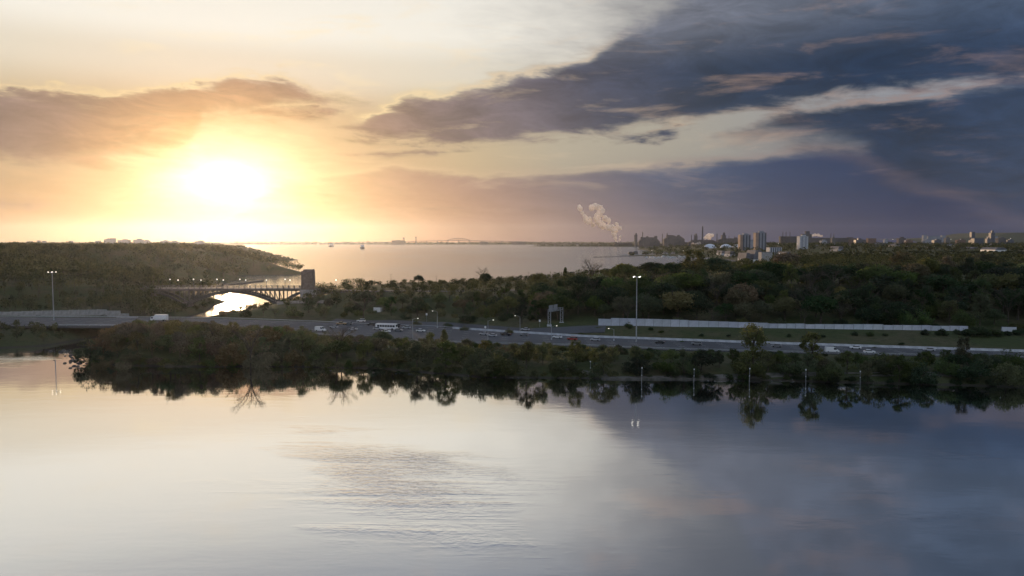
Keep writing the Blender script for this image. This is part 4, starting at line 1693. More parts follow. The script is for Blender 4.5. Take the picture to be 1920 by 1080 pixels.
for s in (-0.75, 0.75):
    for z in (HG - 1.2, HG):
        MB().bar(un * s + Vector((0, 0, z)), hd + un * s + Vector((0, 0, z)), 0.2, n=6).build('chord', M_galv, gz)
dg = MB()
for k in range(8):
    a, b = hd * (k / 8), hd * ((k + 1) / 8)
    for s in (-0.75, 0.75):
        dg.bar(a + un * s + Vector((0, 0, HG - 1.2 if k % 2 else HG)), b + un * s + Vector((0, 0, HG if k % 2 else HG - 1.2)), 0.1)
dg.build('diagonals', M_galv, gz)
for f in (0.25, 0.62):
    c = hd * f + un * 0.95 + Vector((0, 0, HG + 0.4))
    MB().box(c, (4.6, 0.12, 3.0), math.atan2(ux.y, ux.x)).build('sign_panel', M_galv, gz)

# billboard on the slope
p = atY(708, 588, 470)
bb = empty('billboard', (p.x, 470, h1(p.x, 470)))
tag(bb, 'white billboard on posts at the foot of the ridge', 'billboard')
zc = atY(708, 581.5, 470).z - bb.location.z
MB().box((-0.4, 0, zc), (4.2, 0.25, 3.2)).build('board', M_white, bb)
MB().box((0.6, 1.4, zc - 0.1), (4.2, 0.25, 3.0), 0.5).build('rear_board', M_conc, bb)
for s in (-1.5, 1.2):
    MB().bar((s, 0.3, -0.5), (s, 0.3, zc), 0.28, n=6).build('post', M_steel, bb)

# poles on the ridge
for k, (px, yt) in enumerate(((733, 513), (818, 516), (991, 509))):
    p = atY(px, yt, 650 if k < 2 else 600)
    zb = h1(p.x, p.y)
    r = empty('utility_pole', (p.x, p.y, zb))
    tag(r, ['utility pole on the ridge left of the lone dome tree', 'utility pole on the ridge right of the lone dome tree', 'utility pole among the skyline trees of the ridge'][k], 'utility pole')
    MB().cone((0, 0, -0.5), 0.17, 0.11, p.z - zb + 0.5, 6).build('pole', M_bark, r)
    MB().box((0, 0, (p.z - zb) - 0.9), (2.0, 0.14, 0.14)).build('crossarm', M_bark, r)

# small white road signs seen from behind
for k, (px, yb, yt) in enumerate(((800, 597, 588), (1012, 608, 600), (910, 618, 612))):
    p = at(px, yb, 7.3 if k < 2 else 5.5)
    h = atY(px, yt, p.y).z - p.z
    zb = h1(p.x, p.y)
    r = empty('road_sign', (p.x, p.y, zb))
    tag(r, ['small white road sign on the side road above the lamp posts', 'small white road sign just left of the gantry', 'small white marker sign on the grass by the highway'][k], 'road sign')
    h = max(2.2, p.z + h - zb)
    MB().bar((0, 0, -0.3), (0, 0, h), 0.1, n=5).build('post', M_galv, r)
    MB().box((0, -0.08, h - 0.4), (0.9, 0.06, 1.1)).build('plate', M_white, r)

# ================================================================= vehicles
PAINT = {}


def paint(c):
    cols = {'white': (0.78, 0.78, 0.77), 'silver': (0.42, 0.43, 0.45), 'grey': (0.18, 0.185, 0.19), 'black': (0.02, 0.02, 0.022), 'red': (0.30, 0.03, 0.02), 'blue': (0.04, 0.07, 0.16), 'tan': (0.35, 0.24, 0.12)}
    if c not in PAINT:
        PAINT[c] = mat('car paint ' + c, cols[c], 0.28, tuple(0.93 * k for k in cols[c]), 3.0, spec=0.6)
    return PAINT[c]


VEH = {
    'car': dict(L=4.6, w=1.8, body=[(-2.3, .35), (2.3, .35), (2.3, .75), (2.1, .88), (1.1, .95), (-2.1, 1.0), (-2.3, .85)], cab=[(1.05, .93), (.35, 1.42), (-1.1, 1.45), (-1.9, .98)]),
    'suv': dict(L=4.8, w=1.95, body=[(-2.4, .4), (2.4, .4), (2.4, .9), (2.2, 1.05), (1.15, 1.12), (-2.3, 1.15), (-2.4, 1.0)], cab=[(1.1, 1.1), (.5, 1.72), (-1.9, 1.75), (-2.3, 1.12)]),
    'van': dict(L=5.6, w=2.05, body=[(-2.8, .4), (2.8, .4), (2.8, 1.0), (2.55, 1.2), (1.75, 1.35), (1.1, 2.3), (.8, 2.4), (-2.7, 2.4), (-2.8, 2.2)], cab=[(1.72, 1.36), (1.14, 2.2), (.5, 2.2), (.5, 1.38)]),
    'pickup': dict(L=5.6, w=2.0, body=[(-2.8, .5), (2.8, .5), (2.8, 1.0), (2.6, 1.12), (1.4, 1.2), (-.8, 1.2), (-.82, 1.15), (-2.8, 1.15)], cab=[(1.35, 1.18), (.75, 1.82), (-.55, 1.85), (-.85, 1.2)]),
    'bus': dict(L=11.6, w=2.55, body=[(-5.8, .45), (5.8, .45), (5.8, 1.4), (5.55, 3.05), (5.3, 3.25), (-5.6, 3.25), (-5.8, 3.1)], cab=None),
    'truck': dict(L=9.0, w=2.5, body=[(2.3, .5), (4.5, .5), (4.5, 1.5), (4.2, 2.6), (2.4, 2.7)], cab=[(4.25, 1.55), (3.98, 2.4), (3.0, 2.4), (3.0, 1.6)]),
}
VM = {}


def vmesh(kind):
    if kind in VM:
        return VM[kind]
    d = VEH[kind]
    w = d['w']
    out = {}
    b = MB().prism(d['body'], -w / 2, w / 2)
    if kind == 'truck':
        b.box((-1.3, 0, .75), (7.0, 1.0, .35))
    out['body'] = b.mesh('body', None)
    if d['cab'] and kind in ('car', 'suv', 'pickup'):
        c = d['cab']
        t = MB()
        n = len(c)
        vs = [(x, -w / 2 * (0.97 if i in (0, n - 1) else 0.8), z) for i, (x, z) in enumerate(c)] + [(x, w / 2 * (0.97 if i in (0, n - 1) else 0.8), z) for i, (x, z) in enumerate(c)]
        fs = [tuple(range(n)), tuple(range(n, 2 * n))[::-1]] + [(k, n + k, n + (k + 1) % n, (k + 1) % n) for k in range(n)]
        t.add(vs, fs)
        out['cabin_glass'] = t.mesh('cabin_glass', M_glass)
        zt = max(z for x, z in c)
        xr = [x for x, z in c if z > zt - 0.08]
        rf = MB().box(((xr[0] + xr[-1]) / 2, 0, zt + 0.02), (abs(xr[0] - xr[-1]) + 0.12, w * 0.8, 0.07))
        out['roof'] = rf.mesh('roof', None)
    elif kind in ('van', 'truck'):
        c = d['cab']
        t = MB()
        for s in (-1, 1):
            t.add([(x, s * (w / 2 + 0.01), z) for x, z in c] , [tuple(range(len(c)))])
        (xa, za), (xb, zb) = c[0], c[1]
        t.add([(xa + 0.06, -w * .44, za), (xa + 0.06, w * .44, za), (xb + 0.06, w * .42, zb), (xb + 0.06, -w * .42, zb)], [(0, 1, 2, 3)])
        out['windscreen'] = t.mesh('windscreen', M_glass)
    if kind == 'bus':
        t = MB()
        for s in (-1, 1):
            for k in range(7):
                x = -4.9 + k * 1.45
                t.add([(x, s * (w / 2 + 0.012), 1.55), (x + 1.25, s * (w / 2 + 0.012), 1.55), (x + 1.25, s * (w / 2 + 0.012), 2.55), (x, s * (w / 2 + 0.012), 2.55)], [(0, 1, 2, 3)])
        t.add([(5.79, -1.1, 1.45), (5.79, 1.1, 1.45), (5.6, 1.1, 2.85), (5.6, -1.1, 2.85)], [(0, 1, 2, 3)])
        out['window_band'] = t.mesh('window_band', M_glass)
    if kind == 'truck':
        out['cargo_box'] = MB().box((-1.2, 0, 2.35), (6.6, w, 2.7)).mesh('cargo_box', M_white)
    r = 0.33 if kind in ('car',) else (0.38 if kind in ('suv', 'van', 'pickup') else 0.5)
    wh = MB()
    n = 12
    vs = [(r * math.cos(2 * math.pi * k / n), s * 0.12, r * math.sin(2 * math.pi * k / n)) for s in (-1, 1) for k in range(n)]
    wh.add(vs, [tuple(range(n)), tuple(range(n, 2 * n))[::-1]] + [(k, n + k, n + (k + 1) % n, (k + 1) % n) for k in range(n)])
    out['wheel'] = wh.mesh('wheel', M_tyre)
    out['r'] = r
    out['headlight'] = MB().box((0, 0, 0), (0.08, 0.36, 0.18)).mesh('headlight', M_white)
    out['tail_light'] = MB().box((0, 0, 0), (0.08, 0.3, 0.22)).mesh('tail_light', M_red)
    VM[kind] = out
    return out


def vehicle(kind, loc, ang, color, label):
    d, me_ = VEH[kind], vmesh(kind)
    cat = {'car': 'car', 'suv': 'car', 'van': 'van', 'pickup': 'pickup', 'bus': 'bus', 'truck': 'truck'}[kind]
    r = empty({'car': 'car', 'suv': 'car', 'van': 'van', 'pickup': 'pickup_truck', 'bus': 'bus', 'truck': 'box_truck'}[kind], loc, ang)
    tag(r, label, cat, 'vehicles on the highway')
    for k in ('body', 'cabin_glass', 'roof', 'windscreen', 'window_band', 'cargo_box'):
        if k in me_:
            o = link(k, me_[k], r)
            if k in ('body', 'roof'):
                if not me_[k].materials:
                    me_[k].materials.append(None)
                o.material_slots[0].link = 'OBJECT'
                o.material_slots[0].material = paint(color)
    for sx in (-1, 1):
        for sy in (-1, 1):
            o = link('wheel', me_['wheel'], r)
            o.location = (sx * d['L'] * 0.31, sy * (d['w'] / 2 - 0.1), me_['r'])
    for sy in (-1, 1):
        o = link('headlight', me_['headlight'], r)
        o.location = (d['L'] / 2 - 0.01, sy * d['w'] * 0.36, 0.72 if kind in ('car', 'suv', 'pickup') else 0.95)
        o = link('tail_light', me_['tail_light'], r)
        o.location = (-d['L'] / 2 + 0.01, sy * d['w'] * 0.38, 0.8 if kind in ('car', 'suv', 'pickup') else 1.0)
    return r


def on_road(px, py):
    """place on the highway seen at a pixel (wheels)"""
    z = 4.0
    for _ in range(8):
        p = at(px, py, z)
        z = float(road_z(p.x))
    t = (p.y - float(itp(ROAD_NEAR, p.x))) / (float(itp(ROAD_FAR, p.x)) - float(itp(ROAD_NEAR, p.x)))
    t = min(0.93, max(0.06, t))
    return road_pt(p.x, t), road_ang(p.x, t), t


for px, py, kind, colr, flip, lab in (
        (299, 602, 'truck', 'white', 1, 'white box truck at the left end of the highway'),
        (601, 621, 'van', 'white', 0, 'white van alone on the left part of the highway'),
        (626, 615, 'car', 'silver', 1, 'silver car behind and right of the left white van'),
        (640, 609, 'pickup', 'tan', 1, 'tan pickup near the far edge above the left white van'),
        (654, 609, 'car', 'grey', 1, 'grey car near the far edge left of the white bus'),
        (662, 619, 'car', 'silver', 0, 'silver car in the middle lane left of the white bus'),
        (697, 610, 'suv', 'black', 1, 'black sport utility car up and left of the white bus'),
        (708, 618, 'car', 'silver', 0, 'silver car touching the left end of the white bus'),
        (725, 618, 'bus', 'white', 0, 'long white bus with pale roof on the highway'),
        (724, 623, 'car', 'white', 0, 'white car just below the white bus'),
        (743, 613, 'suv', 'black', 1, 'dark car peeking out at the right end of the white bus'),
        (762, 616, 'car', 'silver', 1, 'silver saloon car right of the white bus'),
        (789, 622, 'car', 'white', 0, 'small white car below the first road lamp'),
        (747, 621, 'car', 'grey', 0, 'grey car low and right of the white bus'),
        (907, 628, 'car', 'silver', 1, 'silver car at the far edge behind the bright headed road lamp'),
        (923, 631, 'car', 'silver', 1, 'pale silver car right of the bright headed road lamp'),
        (949, 629, 'pickup', 'black', 1, 'black pickup with bright roof left of the gantry'),
        (983, 630, 'car', 'grey', 1, 'grey car below the road lamp with white foot'),
        (1045, 634, 'car', 'white', 1, 'white car directly below the sign gantry'),
        (1073, 638, 'suv', 'red', 1, 'dark red car right of the sign gantry'),
        (1116, 639, 'car', 'silver', 1, 'silver car against the barrier left of the high mast light'),
        (1237, 644, 'car', 'black', 1, 'low black car just right of the high mast light'),
        (1306, 647, 'suv', 'grey', 1, 'grey car against the barrier right of the high mast light'),
        (1456, 651, 'car', 'grey', 1, 'grey car against the barrier left of the right hand white van'),
        (1560, 661, 'van', 'white', 0, 'white van with boxy rear on the right part of the highway'),
        (1604, 654, 'car', 'white', 1, 'white car by the barrier right of the boxy white van'),
        (1630, 662, 'car', 'white', 0, 'white car in the near lane at the right of the boxy white van'),
        (1742, 658, 'car', 'silver', 1, 'silver car by the barrier near the right edge')):
    p, a, t = on_road(px, py)
    vehicle(kind, p, a + (math.pi if flip == 0 and False else (0 if flip == 0 else math.pi)), colr, lab)
for px, kind, colr, lab in ((985, 'car', 'silver', 'silver car on the side road left of the gantry'), (672, 'suv', 'white', 'white car high on the side road below the billboard')):
    p, a = side_pt(px)
    vehicle(kind, p + Vector((0, 0, 0.1)), a, colr, lab)

# stones at the inlet and along the near shore
rb0 = random.Random(77)
rk = MB()
for n_, (pa, pb, za) in ((46, (at(112, 655, 0.3), at(160, 690, 0.1), 0)), (26, (at(1060, 706, 0.2), at(1180, 711, 0.1), 0)), (24, (at(520, 692, .1), at(1040, 712, .1), 0)), (30, (at(1200, 711, .1), at(1900, 722, .1), 0))):
    for k in range(n_):
        c = pa.lerp(pb, rb0.random()) + Vector((rb0.gauss(0, 3 if n_ == 46 else 1.0), rb0.gauss(0, 2.5 if n_ == 46 else 0.9), 0))
        s_ = rb0.uniform(0.4, 1.3) if n_ == 46 else rb0.uniform(0.2, 0.55)
        vs = []
        for dz, rr in ((-0.5, 1.0), (0.35, 0.85), (0.7, 0.35)):
            for q in range(6):
                a = q * math.pi / 3 + rb0.uniform(-.3, .3)
                vs.append((c.x + math.cos(a) * rr * s_ * rb0.uniform(.8, 1.2), c.y + math.sin(a) * rr * s_ * rb0.uniform(.8, 1.2), max(0, min(0.6, h1(c.x, c.y))) + dz * s_ * 0.7))
        fs = [tuple(range(12, 18))]
        for j in (0, 6):
            for q in range(6):
                fs.append((j + q, j + (q + 1) % 6, j + 6 + (q + 1) % 6, j + 6 + q))
        rk.add(vs, fs)
o = rk.build('shore_stones', M_rock)
tag(o, 'loose grey stones along the inlet and the near waterline', 'stones', None, 'stuff')

# ================================================================= things on and beyond the bay
def ship(px, yw, wpx, hpx, label, name='cargo_ship'):
    p = at(px, yw, 0)
    k = p.y / FPX
    w, h = wpx * k, hpx * k
    r = empty(name, p, 0.12)
    tag(r, label, 'ship', 'ships at anchor in the bay')
    prof = [(-w / 2, h * 0.36), (-w * 0.46, 0.1), (-w * 0.3, -1), (w * 0.3, -1), (w * 0.46, 0.1), (w / 2, h * 0.36)]
    hull = MB()
    n = len(prof)
    L_ = w * 3.4
    ys_ = [0, w * 0.5, w * 1.0, L_]
    sc_ = [0.12, 0.8, 1.0, 1.0]
    vs = [(x * s, y, z) for y, s in zip(ys_, sc_) for x, z in prof]
    fs = [tuple(range(n)), tuple(range(3 * n, 4 * n))[::-1]]
    for j in range(3):
        for q in range(n):
            fs.append((j * n + q, (j + 1) * n + q, (j + 1) * n + (q + 1) % n, j * n + (q + 1) % n))
    hull.add(vs, fs)
    hull.build('hull', M_conc_d, r)
    MB().box((0, L_ * 0.8, h * 0.55), (w * 0.82, w * 0.5, h * 0.4)).build('superstructure', M_white, r)
    MB().box((0, L_ * 0.8, h * 0.79), (w * 0.95, w * 0.3, h * 0.1)).build('bridge_deck', M_white, r)
    MB().cone((w * 0.12, L_ * 0.88, h * 0.8), w * 0.1, w * 0.08, h * 0.2, 8).build('funnel', M_conc_d, r)
    MB().cone((0, w * 0.7, h * 0.3), w * 0.02, w * 0.012, h * 0.45, 6).build('foremast', M_steel, r)


ship(619, 463, 9, 7, 'hazy cargo ship at anchor, left of the two in the bay')
ship(678, 466.5, 8, 9, 'nearer cargo ship at anchor, right of the two in the bay')

# ---- long high bridge on the far shore
sk = empty('far_skyway_bridge', at(820, 458, 0))
tag(sk, 'long hazy high level bridge across the far shore of the bay', 'bridge')
YS = 8880.0
sk.location = (atY(820, 450, YS).x, YS, 0)
def skz(px):
    return np.interp(px, [600, 690, 760, 850, 870, 960, 1040, 1110], [6, 20, 36, 47, 47, 36, 18, 6])
def skp(px, z=None):
    return Vector((atY(px, 450, YS).x - sk.location.x, 0, float(skz(px)) if z is None else z))
dk = MB()
q = list(range(600, 1111, 10))
for a, b in zip(q[:-1], q[1:]):
    dk.bar(skp(a), skp(b), 22, 5)
dk.build('deck', M_conc_d, sk)
for px in q[2:-2]:
    if px % 20 == 0:
        a = skp(px)
        MB().box((a.x, 0, a.z / 2), (7, 16, a.z)).build('pier', M_conc_d, sk)
tr = MB()
qq = np.linspace(838, 882, 13)
for a, b in zip(qq[:-1], qq[1:]):
    za = 47 + 26 * (1 - ((a - 860) / 22) ** 2)
    zb = 47 + 26 * (1 - ((b - 860) / 22) ** 2)
    tr.bar(skp(a, za), skp(b, zb), 8, 4)
    tr.bar(skp(a, 47), skp(a, za), 5, 3)
tr.build('truss_arch', M_steel, sk)
for k, (px, yt, w) in enumerate(((757, 446, 3.0), (780, 444.5, 2.2))):
    p = atY(px, 450, YS + 60)
    t = atY(px, yt, YS + 60)
    r = empty('lift_tower', (p.x, YS + 60, 2))
    tag(r, ['boxy lift bridge tower left of the far high bridge crown', 'slim lift bridge tower beside the far high bridge crown'][k], 'tower')
    kk = YS / FPX
    for s in (-1, 1):
        MB().box((s * w * kk * 0.35, 0, t.z / 2), (w * kk * 0.25, 12, t.z)).build('leg', M_steel, r)
    MB().box((0, 0, t.z - 4), (w * kk, 14, 10)).build('head', M_steel, r)
for k, (x0, x1, yt) in enumerate(((735, 758, 451), (900, 915, 453.5), (960, 985, 454))):
    a, b = atY(x0, yt, YS - 30), atY(x1, yt, YS - 30)
    r = empty('shore_shed', ((a.x + b.x) / 2, YS - 30, 0))
    tag(r, ['long low shed under the far bridge towers', 'small shed on the far shore right of the bridge crown', 'low shed on the far shore near the industrial spit'][k], 'shed')
    MB().box((0, 0, a.z / 2), (b.x - a.x, 40, a.z)).build('wall', M_ind, r)
    MB().prism([(-(b.x - a.x) / 2, a.z), ((b.x - a.x) / 2, a.z), (0, a.z + 5)], -21, 21).build('roof', M_roof, r)


# ---- generic far buildings
def block(px0, px1, yt, yb, Y, label, cat='building', m=M_tower, stripes=0, sm=M_tower_dk, top=None, name='apartment_tower', side=None, depth=None, rz=0.0):
    a, b = atY(px0, yt, Y), atY(px1, yb, Y)
    w, zt = b.x - a.x, a.z
    zb = min(b.z, h1((a.x + b.x) / 2, Y)) - 1
    r = empty(name, ((a.x + b.x) / 2, Y, zb), rz)
    tag(r, label, cat)
    d = depth or min(w, 30)
    H = zt - zb
    MB().box((0, 0, H / 2), (w, d, H)).build('wall', m, r)
    if side:
        MB().box((-w / 2 + w * 0.16, -0.6, H / 2 - 0.4), (w * 0.33, d, H - 1)).build('side_wall', side, r)
    for k in range(stripes):
        x = -w / 2 + w * (k + 0.7) / (stripes + 0.4) + (w * 0.12 if side else 0)
        MB().box((x, -d / 2 - 0.35, H * 0.5), (w / (stripes * 2.4), 0.9, H * 0.96)).build('balcony_bay', sm, r)
    MB().box((0, 0, H + 0.4), (w * 1.02, d * 1.02, 0.8)).build('parapet', M_roof, r)
    if top:
        MB().box((w * 0.1, 0, H + 0.8 + top / 2), (w * 0.45, d * 0.5, top)).build('penthouse', m, r)
    return r


def shed(px0, px1, yt, yb, Y, label, m=M_ind, rise=0.35, cat='building', name='industrial_shed'):
    a, b = atY(px0, yt, Y), atY(px1, yb, Y)
    w, zt = b.x - a.x, a.z
    zb = min(b.z, h1((a.x + b.x) / 2, Y)) - 1
    r = empty(name, ((a.x + b.x) / 2, Y, zb))
    tag(r, label, cat)
    H = zt - zb
    e = H * (1 - rise)
    MB().box((0, 0, e / 2), (w, 60, e)).build('wall', m, r)
    MB().prism([(-w / 2 * 1.02, e), (w / 2 * 1.02, e), (w * 0.3, H), (-w * 0.3, H)], -31, 31).build('roof', M_roof if m is not M_ind else M_ind, r)
    if m is M_ind:
        rs = random.Random(int(px0 * 7))
        for q in range(3):
            x = w * (-0.38 + 0.3 * q + rs.uniform(0, 0.12))
            MB().box((x, rs.uniform(-8, 8), H * rs.uniform(0.9, 1.02)), (w * rs.uniform(0.06, 0.14), 18, H * rs.uniform(0.12, 0.4))).build('roof_vent', M_ind, r)
        MB().box((w * 0.5, -6, e * 0.3), (w * 0.3, 40, e * 0.6)).build('annex', M_ind, r)
    return r


def stack(px, yt, Y, wpx, label, m=M_ind, zb=2.0):
    t = atY(px, yt, Y)
    k = Y / FPX
    zb = h1(t.x, Y) - 1
    r = empty('smoke_stack', (t.x, Y, zb))
    tag(r, label, 'chimney', 'industrial chimneys')
    H = t.z - zb
    MB().cone((0, 0, 0), wpx * k * 0.55, wpx * k * 0.38, H, 10).build('shaft', m, r)
    MB().cone((0, 0, H * 0.96), wpx * k * 0.44, wpx * k * 0.44, H * 0.03, 10).build('rim', M_conc, r)
    return r


YI = 6050.0
shed(1150, 1186, 455, 462, 6300, 'low dark shed under the big steam plume')
shed(1197, 1236, 445, 462, YI, 'long humped storage shed right of the twin block', rise=0.5)
shed(1244, 1282, 443, 462, YI, 'tall dark mill building left of the great chimney', rise=0.3)
block(1189.5, 1194.5, 440.5, 462, YI - 30, 'dark blocky furnace tower left of the humped shed', 'industrial tower', M_ind, 0, name='furnace_tower', top=12)
block(1250, 1262, 441, 460, YI + 40, 'small block on top of the tall mill building', 'building', M_ind, 0, name='mill_block')
block(1302, 1307, 442, 462, YI, 'narrow furnace block left of the great chimney', 'industrial tower', M_ind, 0, name='furnace_tower', top=16)
shed(1290, 1345, 450, 463, YI, 'wide low mill under the great chimney')
shed(1345, 1392, 447, 463, YI, 'stepped mill right of the great chimney', rise=0.2)
block(1353, 1360, 441, 462, YI + 30, 'blast furnace body right of the great chimney', 'industrial tower', M_ind, 0, name='furnace_tower', top=20)
for px, yt, w, lab in ((1205, 434.5, 1.9, 'slim chimney over the left end of the humped shed'), (1242, 438, 1.4, 'thin chimney between the humped shed and the mill'), (1251, 436.5, 1.9, 'short chimney over the mill building'),
                       (1296.5, 440, 1.7, 'left of two short chimneys before the great chimney'), (1302, 438.5, 1.5, 'right of two short chimneys before the great chimney'), (1317.5, 424, 3.0, 'tallest chimney of the steelworks'),
                       (1344.5, 437.5, 1.8, 'chimney right of the small steam cloud'), (1356, 437, 1.8, 'pointed furnace chimney far right of the great chimney'), (1367, 441, 1.2, 'short thin chimney among the right mills'), (1377, 442, 1.2, 'rightmost short chimney before the apartment towers')):
    stack(px, yt, YI - 60, w, lab)
# power plant on the right
block(1462, 1498, 443.5, 460, 5200, 'broad dark power plant block behind the white office slab', 'building', M_ind, 0, name='power_plant')
for px, lab in ((1468, 'left of three plant chimneys'), (1474, 'middle of three plant chimneys'), (1481.5, 'right of three plant chimneys')):
    stack(px, 434, 5180, 1.5, lab + ' on the broad dark block')
for px, lab in ((1558, 'left of a pair of far chimneys'), (1563.5, 'right of a pair of far chimneys')):
    stack(px, 437, 5180, 1.4, lab + ' right of the office slab')
shed(1498, 1620, 446, 458, 5600, 'very long low mill roof on the right horizon', rise=0.3)
block(1503, 1520, 439, 460, 5000, 'dark stepped plant tower above the white office slab', 'building', M_ind, 0, name='plant_tower', top=18)

# domes and tanks by the harbour
for k, (px, r_, yb) in enumerate(((1331, 12, 467), (1361, 11, 466.5), (1383, 10, 466))):
    Y = 3600.0
    p = atY(px, yb, Y)
    R_ = r_ * Y / FPX
    r = empty('storage_dome', (p.x, Y, p.z - 2))
    tag(r, ['left white storage dome beside the harbour', 'right white storage dome beside the harbour', 'grey storage dome half hidden by the tan tower'][k], 'dome')
    prof = [(R_, 0), (R_, R_ * 0.15)] + [(R_ * math.cos(t), R_ * 0.15 + R_ * 0.72 * math.sin(t)) for t in np.linspace(0.15, 1.5, 7)]
    o = MB().lathe((0, 0, 0), prof, 24).build('shell', M_fabric, r)
    o.data.polygons.foreach_set('use_smooth', [True] * len(o.data.polygons))
    MB().lathe((0, 0, -6), [(R_ * 1.03, 0), (R_ * 1.03, 7)], 24).build('ring_wall', M_conc, r)

# apartment towers and town
block(1386, 1404.5, 440.5, 468, 2900, 'left apartment tower with a tan flank above the town trees', 'apartment tower', M_tower, 3, side=M_tower_tan, top=5)
block(1415, 1434, 436.5, 468, 2800, 'right apartment tower with a tan flank above the town trees', 'apartment tower', M_tower, 3, side=M_tower_tan, top=6)
block(1405, 1414, 450, 468, 3200, 'low grey slab between the two tan flanked towers', 'building', M_tower, 0)
block(1497, 1512, 443, 470, 2700, 'white office slab rising from the trees right of the towers', 'office tower', M_conc_w, 2, sm=M_tower, top=4)
block(1440, 1462, 464, 474, 2200, 'pale flat roofed block with ribs below the towers', 'building', M_conc_w, 5, sm=M_tower_dk, name='warehouse')
shed(1405, 1424, 470, 478, 1700, 'house roof with a pale gable below the left tower', M_white, 0.6, name='pavilion')
block(1425, 1444, 473, 490, 1500, 'grey sloped parking deck in front of the pale ribbed block', 'building', M_conc, 0, name='parking_deck')
block(1730, 1736, 441, 452, 5400, 'left of two thin pale slabs on the right horizon', 'apartment tower', M_tower, 0)
block(1765, 1771, 441.5, 452, 5400, 'right of two thin pale slabs on the right horizon', 'apartment tower', M_tower, 0)
block(1738, 1764, 443, 452, 5500, 'low hazy block between the two thin pale slabs', 'building', M_tower, 0)
block(1820, 1826, 435, 452, 5200, 'dark slim tower on the right horizon', 'office tower', M_tower_dk, 0)
block(1856, 1863, 436.5, 452, 5200, 'dark tower with wide cap at the right horizon', 'office tower', M_tower_dk, 0, top=14)
block(1824, 1841, 447, 456, 4200, 'dark square block before the slim dark tower', 'building', M_tower_dk, 0)
block(1852, 1868, 443, 454, 5300, 'grey block around the foot of the wide capped tower', 'building', M_tower, 0)
rr_ = random.Random(21)
nb = 0
adj = ['first', 'second', 'third', 'fourth', 'fifth', 'sixth', 'seventh', 'eighth', 'ninth', 'tenth', 'eleventh', 'twelfth', 'thirteenth', 'fourteenth', 'fifteenth', 'sixteenth', 'seventeenth', 'eighteenth']
for i in range(18):
    px = 1530 + i * 21 + rr_.uniform(-6, 6)
    Y = rr_.uniform(2300, 4200)
    yt = rr_.uniform(455, 461) if Y > 3000 else rr_.uniform(460, 465)
    w = rr_.uniform(5, 14)
    mm = rr_.choice([M_tower, M_conc, M_conc_w, M_brick, M_brick])
    shed(px - w / 2, px + w / 2, yt, yt + 6, Y, '%s low town roof from the left along the right hand town' % adj[i], mm, 0.45, 'house', 'town_house')
for i, (px, w, yt, Y) in enumerate(((1412, 12, 469, 2000), (1368, 10, 471, 2300), (1352, 8, 470, 2400), (1395, 9, 474, 1700), (1470, 10, 472, 1900))):
    shed(px - w / 2, px + w / 2, yt, yt + 6, Y, '%s pale roof from the left below the storage domes and towers' % adj[[2, 1, 0, 3, 4].index(i) if False else sorted(range(5), key=lambda j: (1412, 1368, 1352, 1395, 1470)[j]).index(i)], M_conc_w, 0.5, 'house', 'town_house')
rr2 = random.Random(44)
for i in range(16):
    px = 1545 + i * 23.5 + rr2.uniform(-7, 7)
    w = rr2.uniform(5, 15)
    block(px - w / 2, px + w / 2, rr2.uniform(446.5, 452), 458, rr2.uniform(4300, 5100), '%s hazy mid rise block from the left on the right hand horizon' % adj[i], 'building',
          rr2.choice([M_tower_dk, M_tower, M_brick, M_ind, M_conc_d]), 0, name='mid_rise_block', top=rr2.choice([None, 5, 8]))
# white roofed hall at far right
shed(1852, 1873, 464, 468, 1900, 'bright white roofed hall among trees at far right', M_white, 0.5, 'building', 'hall')

# left horizon blocks
for px0, px1, yt, lab in ((52, 60, 452.5, 'tiny block on the far left skyline'), (70, 75, 451, 'slim block on the far left skyline'), (80, 86, 452, 'low block right of the slim far left one'), (130, 136, 452, 'lone block on the left skyline'),
                          (180, 188, 451.5, 'low block left of the big left skyline block'), (197, 208, 449, 'big block on the left skyline'), (208, 216, 447, 'tallest block on the left skyline'), (223, 243, 450.5, 'long slab on the left skyline'),
                          (252, 268, 449.5, 'stepped block right of the long left slab'), (268, 280, 451.5, 'small block right of the stepped one'), (302, 316, 452, 'block on the skyline left of the sun'), (318, 334, 453, 'low slab on the skyline left of the sun'), (367, 382, 452.5, 'block on the skyline right under the sun')):
    block(px0, px1, yt, 458, 4300, lab, 'building', M_tower, 0, top=(5 if px1 - px0 > 10 else None))

